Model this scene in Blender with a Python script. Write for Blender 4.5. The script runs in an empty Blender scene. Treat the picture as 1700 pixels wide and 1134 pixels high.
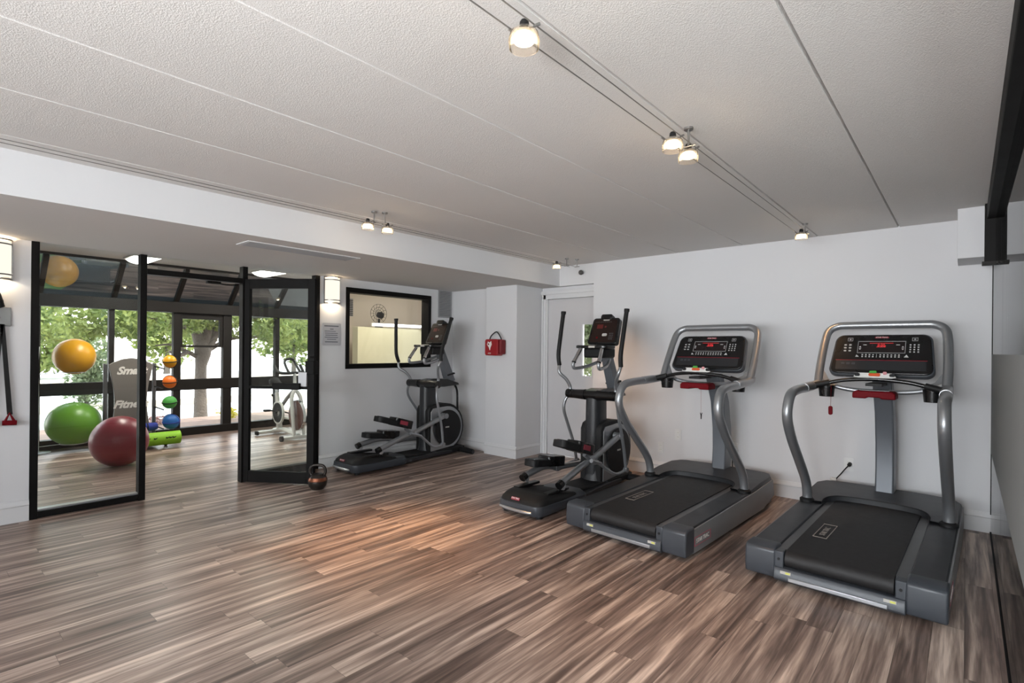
import bpy, math, random
import numpy as np
from mathutils import Vector, Matrix
random.seed(7)
PI = math.pi
S = bpy.context.scene
COL = S.collection

# ------------------------------------------------------------------ camera
cd = bpy.data.cameras.new('camera'); cam = bpy.data.objects.new('camera', cd); COL.objects.link(cam)
F_PX, HOR, YAW, ROLL, CAMH = 872.3247, 579.941, math.radians(40.8955), math.radians(.5668), 1.3774
fw = Vector((-math.sin(YAW), math.cos(YAW), 0)); r0 = Vector((math.cos(YAW), math.sin(YAW), 0)); u0 = Vector((0, 0, 1))
rt = r0*math.cos(ROLL) + u0*math.sin(ROLL); up = -r0*math.sin(ROLL) + u0*math.cos(ROLL)
m = Matrix((rt, up, -fw)).transposed().to_4x4(); m.translation = Vector((0, 0, CAMH))
cam.matrix_world = m
cd.sensor_width = 36; cd.lens = 36*F_PX/1700; cd.shift_y = (HOR-567)/1700; cd.clip_start = .02; cd.clip_end = 400
S.camera = cam
vs = S.view_settings; vs.view_transform = 'Standard'; vs.look = 'None'; vs.gamma = 1; vs.use_curve_mapping = False
vs.exposure = 1.1

# ------------------------------------------------------------------ world, sun, added fill lamps
w = bpy.data.worlds.new('sky'); S.world = w; w.use_nodes = True
wn = w.node_tree; bg = wn.nodes['Background']
tc = wn.nodes.new('ShaderNodeTexCoord'); sx = wn.nodes.new('ShaderNodeSeparateXYZ'); cr = wn.nodes.new('ShaderNodeValToRGB')
wn.links.new(tc.outputs['Generated'], sx.inputs[0]); wn.links.new(sx.outputs['Z'], cr.inputs[0]); wn.links.new(cr.outputs[0], bg.inputs[0])
cr.color_ramp.elements[0].position = 0; cr.color_ramp.elements[0].color = (1, .99, .96, 1)
cr.color_ramp.elements[1].position = .7; cr.color_ramp.elements[1].color = (.72, .84, 1, 1)
bg.inputs[1].default_value = 3.0

def light(name, kind, loc, energy, color=(1, 1, 1), size=.1, sizey=None, rot=None, target=None, spot=None, blend=.6, parent=None):
    l = bpy.data.lights.new(name, kind); o = bpy.data.objects.new(name, l); COL.objects.link(o)
    l.energy = energy; l.color = color; o.location = loc
    if kind == 'AREA':
        l.size = size
        if sizey: l.shape = 'RECTANGLE'; l.size_y = sizey
    elif kind == 'SUN': l.angle = size
    else: l.shadow_soft_size = size
    if kind == 'SPOT': l.spot_size = spot; l.spot_blend = blend
    if target is not None: o.rotation_euler = (Vector(target)-Vector(loc)).to_track_quat('-Z', 'Y').to_euler()
    elif rot: o.rotation_euler = rot
    if parent: o.parent = parent
    return o
light('sun', 'SUN', (0, 0, 8), 3.2, (1, .95, .86), .03, target=(-6.2, -3.4, -1.0))
# added fill lamps outside two unseen windows behind the camera (openings in wall_rear)
light('fill_rear', 'AREA', (-3.15, -3.75, 1.45), 40, (.90, .95, 1), 1.9, 1.5, target=(-2.2, 2, 1.3))
light('fill_rear', 'AREA', (-.88, -3.75, 1.45), 108, (.87, .94, 1), 2.1, 1.5, target=(-.4, 2, 1.0))
# more added, unseen fill lamps; the last is bounced off the ceiling behind the camera
light('fill_right', 'AREA', (3.1, -.1, 1.5), 45, (.88, .94, 1), 2.6, 1.5, target=(-.6, 2.6, .9))  # fill lamp outside the added right-hand window, brightens back wall and floor
light('fill_ceiling', 'AREA', (-.3, -.9, 1.5), 36, (1, .985, .98), .5, .5, target=(-.35, -.3, 2.44))  # added fill lamp, unseen, aimed up to brighten the ceiling

# ------------------------------------------------------------------ materials
def nt(name):
    m = bpy.data.materials.new(name); m.use_nodes = True
    return m, m.node_tree, m.node_tree.nodes['Principled BSDF']
def mat(name, c, rough=.5, metal=0, spec=.5, bump=None, vary=0, vscale=6, coat=0, emit=None, es=0):
    m, t, b = nt(name)
    b.inputs['Base Color'].default_value = (*c, 1); b.inputs['Roughness'].default_value = rough
    b.inputs['Metallic'].default_value = metal; b.inputs['Specular IOR Level'].default_value = spec
    b.inputs['Coat Weight'].default_value = coat
    if emit: b.inputs['Emission Color'].default_value = (*emit, 1); b.inputs['Emission Strength'].default_value = es
    tcn = t.nodes.new('ShaderNodeTexCoord')
    n = t.nodes.new('ShaderNodeTexNoise'); n.inputs['Scale'].default_value = vscale; n.inputs['Detail'].default_value = 5
    t.links.new(tcn.outputs['Object'], n.inputs['Vector'])
    if vary:
        mx = t.nodes.new('ShaderNodeMix'); mx.data_type = 'RGBA'
        mx.inputs['A'].default_value = (*[x*(1-vary) for x in c], 1); mx.inputs['B'].default_value = (*[min(1, x*(1+vary)) for x in c], 1)
        t.links.new(n.outputs['Fac'], mx.inputs['Factor']); t.links.new(mx.outputs['Result'], b.inputs['Base Color'])
    mr = t.nodes.new('ShaderNodeMapRange'); mr.inputs['To Min'].default_value = max(0, rough-.06); mr.inputs['To Max'].default_value = min(1, rough+.06)
    t.links.new(n.outputs['Fac'], mr.inputs['Value']); t.links.new(mr.outputs['Result'], b.inputs['Roughness'])
    if bump:
        n2 = t.nodes.new('ShaderNodeTexNoise'); n2.inputs['Scale'].default_value = bump[0]; n2.inputs['Detail'].default_value = 3
        t.links.new(tcn.outputs['Object'], n2.inputs['Vector'])
        bn = t.nodes.new('ShaderNodeBump'); bn.inputs['Strength'].default_value = bump[1]; bn.inputs['Distance'].default_value = bump[2]
        t.links.new(n2.outputs['Fac'], bn.inputs['Height']); t.links.new(bn.outputs['Normal'], b.inputs['Normal'])
    return m
def glass_mat(name, tint=(1, 1, 1), ior=1.45, extra=0.0):
    m = bpy.data.materials.new(name); m.use_nodes = True; t = m.node_tree; t.nodes.clear()
    o = t.nodes.new('ShaderNodeOutputMaterial'); mx = t.nodes.new('ShaderNodeMixShader'); fr = t.nodes.new('ShaderNodeFresnel')
    tr = t.nodes.new('ShaderNodeBsdfTransparent'); gl = t.nodes.new('ShaderNodeBsdfGlossy'); ad = t.nodes.new('ShaderNodeMath'); ad.operation = 'ADD'; ad.use_clamp = True
    fr.inputs[0].default_value = ior; tr.inputs[0].default_value = (*tint, 1); gl.inputs['Roughness'].default_value = .01
    ad.inputs[1].default_value = extra
    t.links.new(fr.outputs[0], ad.inputs[0]); t.links.new(ad.outputs[0], mx.inputs[0]); t.links.new(tr.outputs[0], mx.inputs[1]); t.links.new(gl.outputs[0], mx.inputs[2]); t.links.new(mx.outputs[0], o.inputs[0])
    return m

def floor_mat():
    m, t, b = nt('plank_floor'); N, L = t.nodes, t.links
    tcn = N.new('ShaderNodeTexCoord'); sp = N.new('ShaderNodeSeparateXYZ'); L.new(tcn.outputs['Object'], sp.inputs[0])
    def mth(op, a, bb=None, c=None):
        n = N.new('ShaderNodeMath'); n.operation = op
        for i, v in enumerate((a, bb, c)):
            if v is None: continue
            if isinstance(v, (int, float)): n.inputs[i].default_value = v
            else: L.new(v, n.inputs[i])
        return n.outputs[0]
    W, LEN = .122, 1.22
    xs = mth('DIVIDE', sp.outputs['X'], W); row = mth('FLOOR', xs)
    wn1 = N.new('ShaderNodeTexWhiteNoise'); wn1.noise_dimensions = '1D'; L.new(row, wn1.inputs['W'])
    ys = mth('ADD', mth('DIVIDE', sp.outputs['Y'], LEN), wn1.outputs['Value']); colm = mth('FLOOR', ys)
    cb = N.new('ShaderNodeCombineXYZ'); L.new(row, cb.inputs[0]); L.new(colm, cb.inputs[1])
    wn2 = N.new('ShaderNodeTexWhiteNoise'); wn2.noise_dimensions = '2D'; L.new(cb.outputs[0], wn2.inputs['Vector'])
    pid = wn2.outputs['Value']
    # streaky grain, shifted per plank
    cv = N.new('ShaderNodeCombineXYZ')
    L.new(mth('MULTIPLY', sp.outputs['X'], 21), cv.inputs[0]); L.new(mth('MULTIPLY', sp.outputs['Y'], 1.0), cv.inputs[1]); L.new(mth('MULTIPLY', pid, 37), cv.inputs[2])
    g1 = N.new('ShaderNodeTexNoise'); g1.inputs['Scale'].default_value = 1; g1.inputs['Detail'].default_value = 4; g1.inputs['Distortion'].default_value = .6; L.new(cv.outputs[0], g1.inputs['Vector'])
    cv2 = N.new('ShaderNodeCombineXYZ')
    L.new(mth('MULTIPLY', sp.outputs['X'], 90), cv2.inputs[0]); L.new(mth('MULTIPLY', sp.outputs['Y'], 4), cv2.inputs[1]); L.new(mth('MULTIPLY', pid, 11), cv2.inputs[2])
    g2 = N.new('ShaderNodeTexNoise'); g2.inputs['Scale'].default_value = 1; g2.inputs['Detail'].default_value = 3; L.new(cv2.outputs[0], g2.inputs['Vector'])
    v = mth('ADD', mth('ADD', mth('MULTIPLY', mth('SUBTRACT', g1.outputs['Fac'], .5), 1.5), mth('MULTIPLY', mth('SUBTRACT', g2.outputs['Fac'], .5), .55)), mth('ADD', .515, mth('MULTIPLY', mth('SUBTRACT', pid, .5), .27)))
    rp = N.new('ShaderNodeValToRGB'); L.new(v, rp.inputs[0]); e = rp.color_ramp.elements
    e[0].position = .08; e[0].color = (.056, .037, .030, 1); e[1].position = .92; e[1].color = (.66, .525, .44, 1)
    for p, c in ((.32, (.125, .085, .070)), (.52, (.24, .172, .142)), (.7, (.40, .302, .250))):
        x = e.new(p); x.color = (*c, 1)
    # joints
    fx = mth('FRACT', xs); ex = mth('MULTIPLY', mth('MINIMUM', fx, mth('SUBTRACT', 1, fx)), W)
    fy = mth('FRACT', ys); ey = mth('MULTIPLY', mth('MINIMUM', fy, mth('SUBTRACT', 1, fy)), LEN)
    jt = mth('LESS_THAN', mth('MINIMUM', ex, ey), .0010)
    mx = N.new('ShaderNodeMix'); mx.data_type = 'RGBA'; L.new(mth('MULTIPLY', jt, .65), mx.inputs['Factor']); L.new(rp.outputs[0], mx.inputs['A']); mx.inputs['B'].default_value = (.03, .022, .018, 1)
    L.new(mx.outputs['Result'], b.inputs['Base Color'])
    L.new(mth('ADD', .30, mth('MULTIPLY', g2.outputs['Fac'], .14)), b.inputs['Roughness'])
    b.inputs['Specular IOR Level'].default_value = .34
    bn = N.new('ShaderNodeBump'); bn.inputs['Strength'].default_value = .25; bn.inputs['Distance'].default_value = .002
    L.new(mth('SUBTRACT', g2.outputs['Fac'], jt), bn.inputs['Height']); L.new(bn.outputs['Normal'], b.inputs['Normal'])
    return m
def ceiling_mat():
    m, t, b = nt('popcorn_ceiling'); N, L = t.nodes, t.links
    tcn = N.new('ShaderNodeTexCoord')
    n = N.new('ShaderNodeTexVoronoi'); n.inputs['Scale'].default_value = 170; L.new(tcn.outputs['Object'], n.inputs['Vector'])
    n2 = N.new('ShaderNodeTexNoise'); n2.inputs['Scale'].default_value = 300; n2.inputs['Detail'].default_value = 4; L.new(tcn.outputs['Object'], n2.inputs['Vector'])
    ad = N.new('ShaderNodeMath'); ad.operation = 'ADD'; L.new(n.outputs['Distance'], ad.inputs[0]); L.new(n2.outputs['Fac'], ad.inputs[1])
    bn = N.new('ShaderNodeBump'); bn.inputs['Strength'].default_value = .36; bn.inputs['Distance'].default_value = .003
    L.new(ad.outputs[0], bn.inputs['Height']); L.new(bn.outputs['Normal'], b.inputs['Normal'])
    b.inputs['Base Color'].default_value = (.66, .645, .63, 1); b.inputs['Roughness'].default_value = .95; b.inputs['Specular IOR Level'].default_value = .2
    return m

M = dict(
 floor=floor_mat(), ceiling=ceiling_mat(),
 wall=mat('wall_paint', (.63, .63, .645), .75, spec=.25, bump=(220, .12, .002), vary=.015, vscale=2),
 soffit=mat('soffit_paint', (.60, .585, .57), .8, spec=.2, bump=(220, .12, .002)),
 trim=mat('white_trim', (.62, .62, .63), .45),
 doorw=mat('painted_door', (.53, .52, .53), .45),
 black=mat('black_frame', (.0035, .003, .0028), .6, spec=.18),
 bronze=mat('bronze_frame', (.011, .009, .0075), .55, spec=.25),
 char=mat('charcoal_plastic', (.016, .017, .0195), .42, bump=(600, .1, .001)),
 slate=mat('slate_plastic', (.040, .045, .054), .40, bump=(600, .1, .001)),
 greyp=mat('grey_side_panel', (.075, .075, .078), .38),
 silver=mat('silver_tube', (.30, .31, .325), .36, metal=.7, coat=.3),
 strip=mat('aluminium_strip', (.42, .43, .45), .30, metal=.7),
 belt=mat('belt_rubber', (.010, .009, .0095), .62, bump=(900, .3, .001), vary=.2, vscale=30),
 rubber=mat('black_rubber', (.006, .006, .0065), .6, spec=.35),
 gloss=mat('gloss_black', (.004, .004, .0045), .28, coat=.1),
 red=mat('red_plastic', (.13, .002, .006), .6, spec=.12),
 dred=mat('dark_red_line', (.22, .008, .02), .4),
 logo=mat('logo_red', (.26, .025, .045), .5),
 logow=mat('logo_white', (.45, .43, .40), .5),
 belt_logo=mat('belt_print', (.26, .22, .19), .6),
 key=mat('keypad_white', (.42, .42, .42), .5),
 led=mat('red_display', (.02, 0, 0), .3, emit=(1, .05, .06), es=.4),
 lcd=mat('display_glass', (.008, .004, .005), .12, coat=.5),
 chrome=mat('chrome', (.62, .62, .62), .12, metal=1),
 nickel=mat('brushed_nickel', (.32, .31, .30), .32, metal=.9),
 cable=mat('steel_cable', (.20, .19, .18), .4, metal=.5),
 yellow=mat('yellow_vinyl', (.62, .30, .006), .34), green=mat('green_vinyl', (.115, .30, .022), .36), redball=mat('red_vinyl', (.20, .014, .03), .36),
 orange=mat('orange_rubber', (.75, .16, .01), .5), gball=mat('green_rubber', (.07, .36, .06), .5), bball=mat('blue_rubber', (.015, .12, .40), .5),
 roller=mat('lime_foam', (.24, .52, .02), .6, bump=(80, .3, .004)), towel=mat('blue_cloth', (.03, .05, .28), .9, bump=(60, .4, .01)),
 tower=mat('taupe_plastic', (.16, .145, .13), .5), bike=mat('white_bike', (.66, .66, .63), .3), brown=mat('flywheel_plate', (.10, .035, .025), .4),
 sign=mat('grey_sign', (.42, .42, .45), .5), ink=mat('sign_ink', (.10, .10, .12), .6),
 plate=mat('outlet_plate', (.66, .66, .66), .4), lplate=mat('grey_plate', (.35, .35, .36), .35, metal=.4),
 aed=mat('red_case', (.28, .004, .009), .55, bump=(300, .2, .002)), aedd=mat('dark_red_side', (.16, .004, .008), .6), white=mat('white_print', (.75, .72, .68), .5),
 vent=mat('grey_louver', (.30, .30, .31), .5), ventd=mat('vent_dark', (.08, .08, .085), .6),
 cream=mat('cream_paint', (.56, .55, .40), .7), creamw=mat('warm_wall', (.60, .53, .44), .8), darkvent=mat('dark_slats', (.07, .06, .055), .6),
 frost=None, pave=mat('pale_concrete', (.70, .69, .66), .9, vary=.06, vscale=.6), soil=mat('mulch', (.26, .18, .14), .95, vary=.3, vscale=8), kerb=mat('kerb_stone', (.55, .49, .38), .9),
 bark=mat('tree_bark', (.115, .098, .08), .9, bump=(30, .8, .03), vary=.25, vscale=9),
 brass=mat('weathered_steel', (.04, .034, .03), .35, metal=.7), copper=mat('copper_band', (.20, .07, .035), .35, metal=.7),
 sw=mat('switch_white', (.7, .7, .68), .5), extw=mat('stucco', (.5, .47, .42), .9, bump=(60, .3, .01)),
)
M['glass'] = glass_mat('clear_glass', (.97, .985, .975), 1.42)
M['glasswall'] = glass_mat('partition_glass', (.93, .96, .955), 1.10)
M['roofglass'] = glass_mat('tinted_roof_glass', (.30, .33, .34), 1.5, .30)
def dusty(m):
    t = m.node_tree; tr = [n for n in t.nodes if n.type == 'BSDF_TRANSPARENT'][0]; mx = [n for n in t.nodes if n.type == 'MIX_SHADER'][0]
    tl = t.nodes.new('ShaderNodeBsdfTranslucent'); tl.inputs[0].default_value = (.20, .215, .215, 1); m2 = t.nodes.new('ShaderNodeMixShader'); m2.inputs[0].default_value = .5
    t.links.new(tr.outputs[0], m2.inputs[1]); t.links.new(tl.outputs[0], m2.inputs[2]); t.links.new(m2.outputs[0], mx.inputs[1])
dusty(M['roofglass'])
M['winglass'] = glass_mat('window_glass', (.98, .98, .98), 1.3)
def leaf_mat(name, c1, c2):
    m, t, b = nt(name); tcn = t.nodes.new('ShaderNodeTexCoord'); n = t.nodes.new('ShaderNodeTexNoise'); n.inputs['Scale'].default_value = 2.2; n.inputs['Detail'].default_value = 6
    r = t.nodes.new('ShaderNodeValToRGB'); r.color_ramp.elements[0].color = (*c1, 1); r.color_ramp.elements[1].color = (*c2, 1); r.color_ramp.elements[0].position = .35; r.color_ramp.elements[1].position = .65
    t.links.new(tcn.outputs['Object'], n.inputs['Vector']); t.links.new(n.outputs['Fac'], r.inputs[0]); t.links.new(r.outputs[0], b.inputs['Base Color']); b.inputs['Roughness'].default_value = .6
    tr = t.nodes.new('ShaderNodeBsdfTranslucent'); t.links.new(r.outputs[0], tr.inputs[0]); mx = t.nodes.new('ShaderNodeMixShader'); mx.inputs[0].default_value = .45
    out = t.nodes['Material Output']; t.links.new(b.outputs[0], mx.inputs[1]); t.links.new(tr.outputs[0], mx.inputs[2]); t.links.new(mx.outputs[0], out.inputs[0])
    return m
M['leaf'] = leaf_mat('tree_leaf', (.075, .12, .022), (.27, .31, .085))
M['leaf2'] = leaf_mat('shrub_leaf', (.13, .19, .09), (.34, .38, .22))
M['leafy'] = leaf_mat('yellow_leaf', (.55, .50, .05), (.75, .65, .10))
def frost_mat():
    m = bpy.data.materials.new('frosted_film'); m.use_nodes = True; t = m.node_tree; t.nodes.clear()
    o = t.nodes.new('ShaderNodeOutputMaterial'); mx = t.nodes.new('ShaderNodeMixShader'); mx2 = t.nodes.new('ShaderNodeMixShader')
    d = t.nodes.new('ShaderNodeBsdfDiffuse'); d.inputs[0].default_value = (.36, .365, .36, 1); tl = t.nodes.new('ShaderNodeBsdfTranslucent'); tl.inputs[0].default_value = (.45, .45, .45, 1)
    tr = t.nodes.new('ShaderNodeBsdfTransparent'); tr.inputs[0].default_value = (.9, .9, .9, 1)
    mx.inputs[0].default_value = .35; mx2.inputs[0].default_value = .10
    t.links.new(d.outputs[0], mx.inputs[1]); t.links.new(tl.outputs[0], mx.inputs[2]); t.links.new(mx.outputs[0], mx2.inputs[1]); t.links.new(tr.outputs[0], mx2.inputs[2]); t.links.new(mx2.outputs[0], o.inputs[0])
    return m
M['frost'] = frost_mat()
def emat(name, c, s):
    m = bpy.data.materials.new(name); m.use_nodes = True; t = m.node_tree; t.nodes.clear()
    o = t.nodes.new('ShaderNodeOutputMaterial'); e = t.nodes.new('ShaderNodeEmission'); e.inputs[0].default_value = (*c, 1); e.inputs[1].default_value = s; t.links.new(e.outputs[0], o.inputs[0]); return m
M['bulb'] = emat('halogen_bulb', (1, .86, .62), 4); M['sconce'] = emat('lit_sconce_glass', (1, .92, .78), .52); M['panel'] = emat('lit_ceiling_panel', (1, .97, .90), 3.0); M['tube'] = emat('lit_tube', (1, .98, .92), 3.0)
def lampglass():
    m = glass_mat('lamp_glass', (1, .97, .93), 1.12); t = m.node_tree
    tr = [n for n in t.nodes if n.type == 'BSDF_TRANSPARENT'][0]; mx = [n for n in t.nodes if n.type == 'MIX_SHADER'][0]
    tl = t.nodes.new('ShaderNodeBsdfTranslucent'); tl.inputs[0].default_value = (.85, .78, .70, 1); m2 = t.nodes.new('ShaderNodeMixShader'); m2.inputs[0].default_value = .13
    t.links.new(tr.outputs[0], m2.inputs[1]); t.links.new(tl.outputs[0], m2.inputs[2]); t.links.new(m2.outputs[0], mx.inputs[1]); return m
M['lampglass'] = lampglass()

# ------------------------------------------------------------------ mesh builder
class MB:
    def __init__(s): s.v = []; s.f = []; s.mi = []; s.cur = 0
    def add(s, vs, fs):
        n = len(s.v); s.v += [tuple(v) for v in vs]; s.f += [tuple(i+n for i in f) for f in fs]; s.mi += [s.cur]*len(fs); return s
    def box(s, x0, x1, y0, y1, z0, z1):
        return s.add([(x0,y0,z0),(x1,y0,z0),(x1,y1,z0),(x0,y1,z0),(x0,y0,z1),(x1,y0,z1),(x1,y1,z1),(x0,y1,z1)],
                     [(0,3,2,1),(4,5,6,7),(0,1,5,4),(1,2,6,5),(2,3,7,6),(3,0,4,7)])
    def hexa(s, p):   # 8 points bottom 4 then top 4
        return s.add(p, [(0,3,2,1),(4,5,6,7),(0,1,5,4),(1,2,6,5),(2,3,7,6),(3,0,4,7)])
    def tube(s, pts, r, n=14, smooth=0, cap=True, flat=1.0):
        pts = [Vector(p) for p in pts]
        rs = list(r) if isinstance(r, (list, tuple)) else [r]*len(pts)
        if smooth:
            P = [pts[0]] + pts + [pts[-1]]; Rr = [rs[0]] + rs + [rs[-1]]; q = []; qr = []
            for i in range(1, len(P)-2):
                for k in range(smooth):
                    t = k/smooth; a, b, c, d = P[i-1], P[i], P[i+1], P[i+2]
                    q.append(.5*((2*b)+(c-a)*t+(2*a-5*b+4*c-d)*t*t+(3*b-a-3*c+d)*t**3)); qr.append(Rr[i]*(1-t)+Rr[i+1]*t)
            q.append(pts[-1]); qr.append(rs[-1]); pts, rs = q, qr
        T = []
        for i in range(len(pts)):
            a = pts[max(0, i-1)]; b = pts[min(len(pts)-1, i+1)]; T.append((b-a).normalized())
        nrm = T[0].orthogonal().normalized(); vs = []; fs = []
        for i, p in enumerate(pts):
            nrm = (nrm - T[i]*nrm.dot(T[i])).normalized(); bi = T[i].cross(nrm)
            for k in range(n):
                a = 2*PI*k/n; vs.append(p + (nrm*math.cos(a)+bi*math.sin(a)*flat)*rs[i])
        for i in range(len(pts)-1):
            for k in range(n):
                a, b = i*n+k, i*n+(k+1) % n; fs.append((a, b, b+n, a+n))
        if cap:
            fs.append(tuple(range(n-1, -1, -1))); fs.append(tuple((len(pts)-1)*n+k for k in range(n)))
        return s.add(vs, fs)
    def cyl(s, a, b, r, n=24, r2=None): return s.tube([a, b], [r, r if r2 is None else r2], n)
    def prism(s, poly, lo, hi, axis='x'):   # poly in the two other axes, extruded along axis
        n = len(poly)
        def mk(p, t): return (t, p[0], p[1]) if axis == 'x' else ((p[0], t, p[1]) if axis == 'y' else (p[0], p[1], t))
        vs = [mk(p, lo) for p in poly] + [mk(p, hi) for p in poly]
        return s.add(vs, [tuple(range(n)), tuple(range(2*n-1, n-1, -1))] + [(i, (i+1) % n+0, n+(i+1) % n, n+i) for i in range(n)])
    def lathe(s, prof, c=(0, 0, 0), n=32, axis='z', a0=0, a1=2*PI):
        full = abs(a1-a0-2*PI) < 1e-6; m_ = n if full else n+1; vs = []; fs = []
        for (r, h) in prof:
            for k in range(m_):
                a = a0+(a1-a0)*k/n; x, y = r*math.cos(a), r*math.sin(a)
                vs.append({'z': (c[0]+x, c[1]+y, c[2]+h), 'x': (c[0]+h, c[1]+x, c[2]+y), 'y': (c[0]+x, c[1]+h, c[2]+y)}[axis])
        for i in range(len(prof)-1):
            for k in range(n):
                a, b = i*m_+k, i*m_+(k+1) % m_; fs.append((a, b, b+m_, a+m_))
        return s.add(vs, fs)
    def sphere(s, c, r, n=32, sz=1.0):
        return s.lathe([(r*math.sin(PI*i/20)+1e-5, -r*sz*math.cos(PI*i/20)) for i in range(21)], c, n)
    def xf(s, mtx, start=0):
        for i in range(start, len(s.v)): s.v[i] = tuple(mtx @ Vector(s.v[i]))
        return s
def rrect(x0, x1, y0, y1, r, n=6):
    out = []
    for cx, cy, a in ((x1-r, y0+r, -PI/2), (x1-r, y1-r, 0), (x0+r, y1-r, PI/2), (x0+r, y0+r, PI)):
        for k in range(n+1): t = a+PI/2*k/n; out.append((cx+r*math.cos(t), cy+r*math.sin(t)))
    return out
def obj(name, mb, m, parent=None, bevel=0, label=None, sharp=35, seg=2):
    me = bpy.data.meshes.new(name); me.from_pydata([tuple(v) for v in mb.v], [], mb.f)
    for mm in (m if isinstance(m, list) else [m]): me.materials.append(mm)
    me.polygons.foreach_set('material_index', mb.mi)
    import bmesh
    b = bmesh.new(); b.from_mesh(me); bmesh.ops.recalc_face_normals(b, faces=b.faces); b.to_mesh(me); b.free()
    me.polygons.foreach_set('use_smooth', [True]*len(me.polygons)); me.set_sharp_from_angle(angle=math.radians(sharp)); me.update()
    o = bpy.data.objects.new(name, me); COL.objects.link(o)
    if parent: o.parent = parent
    if bevel:
        bv = o.modifiers.new('bevel', 'BEVEL'); bv.width = bevel; bv.segments = seg; bv.limit_method = 'ANGLE'; bv.angle_limit = math.radians(40); bv.harden_normals = False
    if label: o['label'] = label
    return o
def tag(o, label, cat, group=None, kind=None):
    o['label'] = label; o['category'] = cat
    if group: o['group'] = group
    if kind: o['kind'] = kind
    return o
def thing(name, loc, label, cat, group=None, rz=0):
    o = bpy.data.objects.new(name, None); COL.objects.link(o); o.location = loc; o.rotation_euler = (0, 0, rz); o.empty_display_size = .1
    return tag(o, label, cat, group)
def struct(name, mb, m, parent=None, bevel=0, label=None):
    o = obj(name, mb, m, parent, bevel, label)
    if not parent: o['kind'] = 'structure'
    return o
def sempty(name, loc=(0, 0, 0), rz=0):
    o = bpy.data.objects.new(name, None); COL.objects.link(o); o.location = loc; o.rotation_euler = (0, 0, rz); o['kind'] = 'structure'; return o
def copy_tree(o, parent=None):
    c = o.copy(); COL.objects.link(c)
    if parent: c.parent = parent
    for ch in list(o.children): copy_tree(ch, c)
    return c
def text_mb(mb, s, size, mtx, shear=0, extrude=.0006, align='CENTER', sx=1.0, off=0.0):
    cu = bpy.data.curves.new('t', 'FONT'); cu.body = s; cu.size = size; cu.extrude = extrude; cu.align_x = align; cu.align_y = 'CENTER'; cu.shear = shear; cu.resolution_u = 3; cu.offset = off
    o = bpy.data.objects.new('t', cu); COL.objects.link(o)
    me = bpy.data.meshes.new_from_object(o.evaluated_get(bpy.context.evaluated_depsgraph_get()))
    mtx = mtx @ Matrix.Diagonal((sx, 1, 1, 1))
    mb.add([mtx @ v.co for v in me.vertices], [tuple(p.vertices) for p in me.polygons])
    bpy.data.objects.remove(o); bpy.data.curves.remove(cu); bpy.data.meshes.remove(me)
def frame_m(origin, xdir, ydir):
    x = Vector(xdir).normalized(); y = Vector(ydir).normalized(); z = x.cross(y)
    mm = Matrix((x, y, z)).transposed().to_4x4(); mm.translation = Vector(origin); return mm

# ------------------------------------------------------------------ room shell
H = 2.44; XL = -5.555; YB = 5.478; ZS = 2.19; XB = -3.95; XG = .151; YR = -3.2; XR = 2.6
fl = MB().box(-9.25, XR+.1, YR-.1, 6.9, -.12, 0); struct('floor', fl, M['floor'])
# ceiling: precast planks with V-shaped seams between them
c = MB(); seams = [-3.70, -3.03, -2.37, -1.70, -1.04, -.4425, .20, .86, 1.52, 2.18]; prof = [(XB-.1, H)]
for sx_ in seams: prof += [(sx_-.0065, H), (sx_, H+.017), (sx_+.0065, H)]
prof += [(XR, H), (XR, H+.2), (XB-.1, H+.2)]
c.prism([(p[0], p[1]) for p in prof], YR, 6.0, 'y'); struct('ceiling', c, M['ceiling'])
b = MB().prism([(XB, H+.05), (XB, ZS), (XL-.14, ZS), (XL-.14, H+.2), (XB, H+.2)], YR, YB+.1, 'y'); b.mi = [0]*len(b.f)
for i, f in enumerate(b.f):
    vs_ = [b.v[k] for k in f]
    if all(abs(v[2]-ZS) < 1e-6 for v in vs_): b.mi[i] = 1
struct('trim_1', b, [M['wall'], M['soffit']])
def wall_open(mb, fixed0, fixed1, a0, a1, z0, z1, holes, axis='x'):
    """wall slab with rectangular holes; axis = normal axis; a = along"""
    As = sorted({a0, a1, *[h[0] for h in holes], *[h[1] for h in holes]})
    for i in range(len(As)-1):
        lo, hi = As[i], As[i+1]; hs = [h for h in holes if h[0] <= lo+1e-6 and h[1] >= hi-1e-6]; z = z0
        for h in sorted(hs, key=lambda h: h[2]):
            if h[2] > z: (mb.box(fixed0, fixed1, lo, hi, z, h[2]) if axis == 'x' else mb.box(lo, hi, fixed0, fixed1, z, h[2]))
            z = h[3]
        if z < z1: (mb.box(fixed0, fixed1, lo, hi, z, z1) if axis == 'x' else mb.box(lo, hi, fixed0, fixed1, z, z1))
    return mb
OY0, OY1 = .642, 3.075
struct('wall_left', wall_open(MB(), XL-.13, XL, YR, 5.60, 0, ZS+.02, [(OY0, OY1, -.01, ZS+.03), (3.405, 4.705, 1.125, 2.095)]), M['wall'])
struct('wall_alcove', MB().box(XL-.01, -4.80, 5.12, 5.3, 0, ZS+.02), M['wall'])
struct('wall_column', MB().box(-4.815, -4.285, 5.03, 5.62, 0, ZS+.02), M['wall'], bevel=.004)
struct('wall_back', MB().box(-3.44, XR+.1, YB, YB+.16, 0, H+.02).box(XB, -3.44, YB, YB+.16, ZS, H+.02), M['wall'])
struct('wall_recess', wall_open(MB(), 5.56, 5.66, -4.30, -3.42, 0, ZS+.02, [(-4.215, -3.40, -.01, 2.04)], 'y'), M['wall'])
struct('wall_right', wall_open(MB(), XR, XR+.12, YR, YB, 0, H+.02, [(-1.5, 1.3, .7, 2.15)]), M['wall'])
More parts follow.
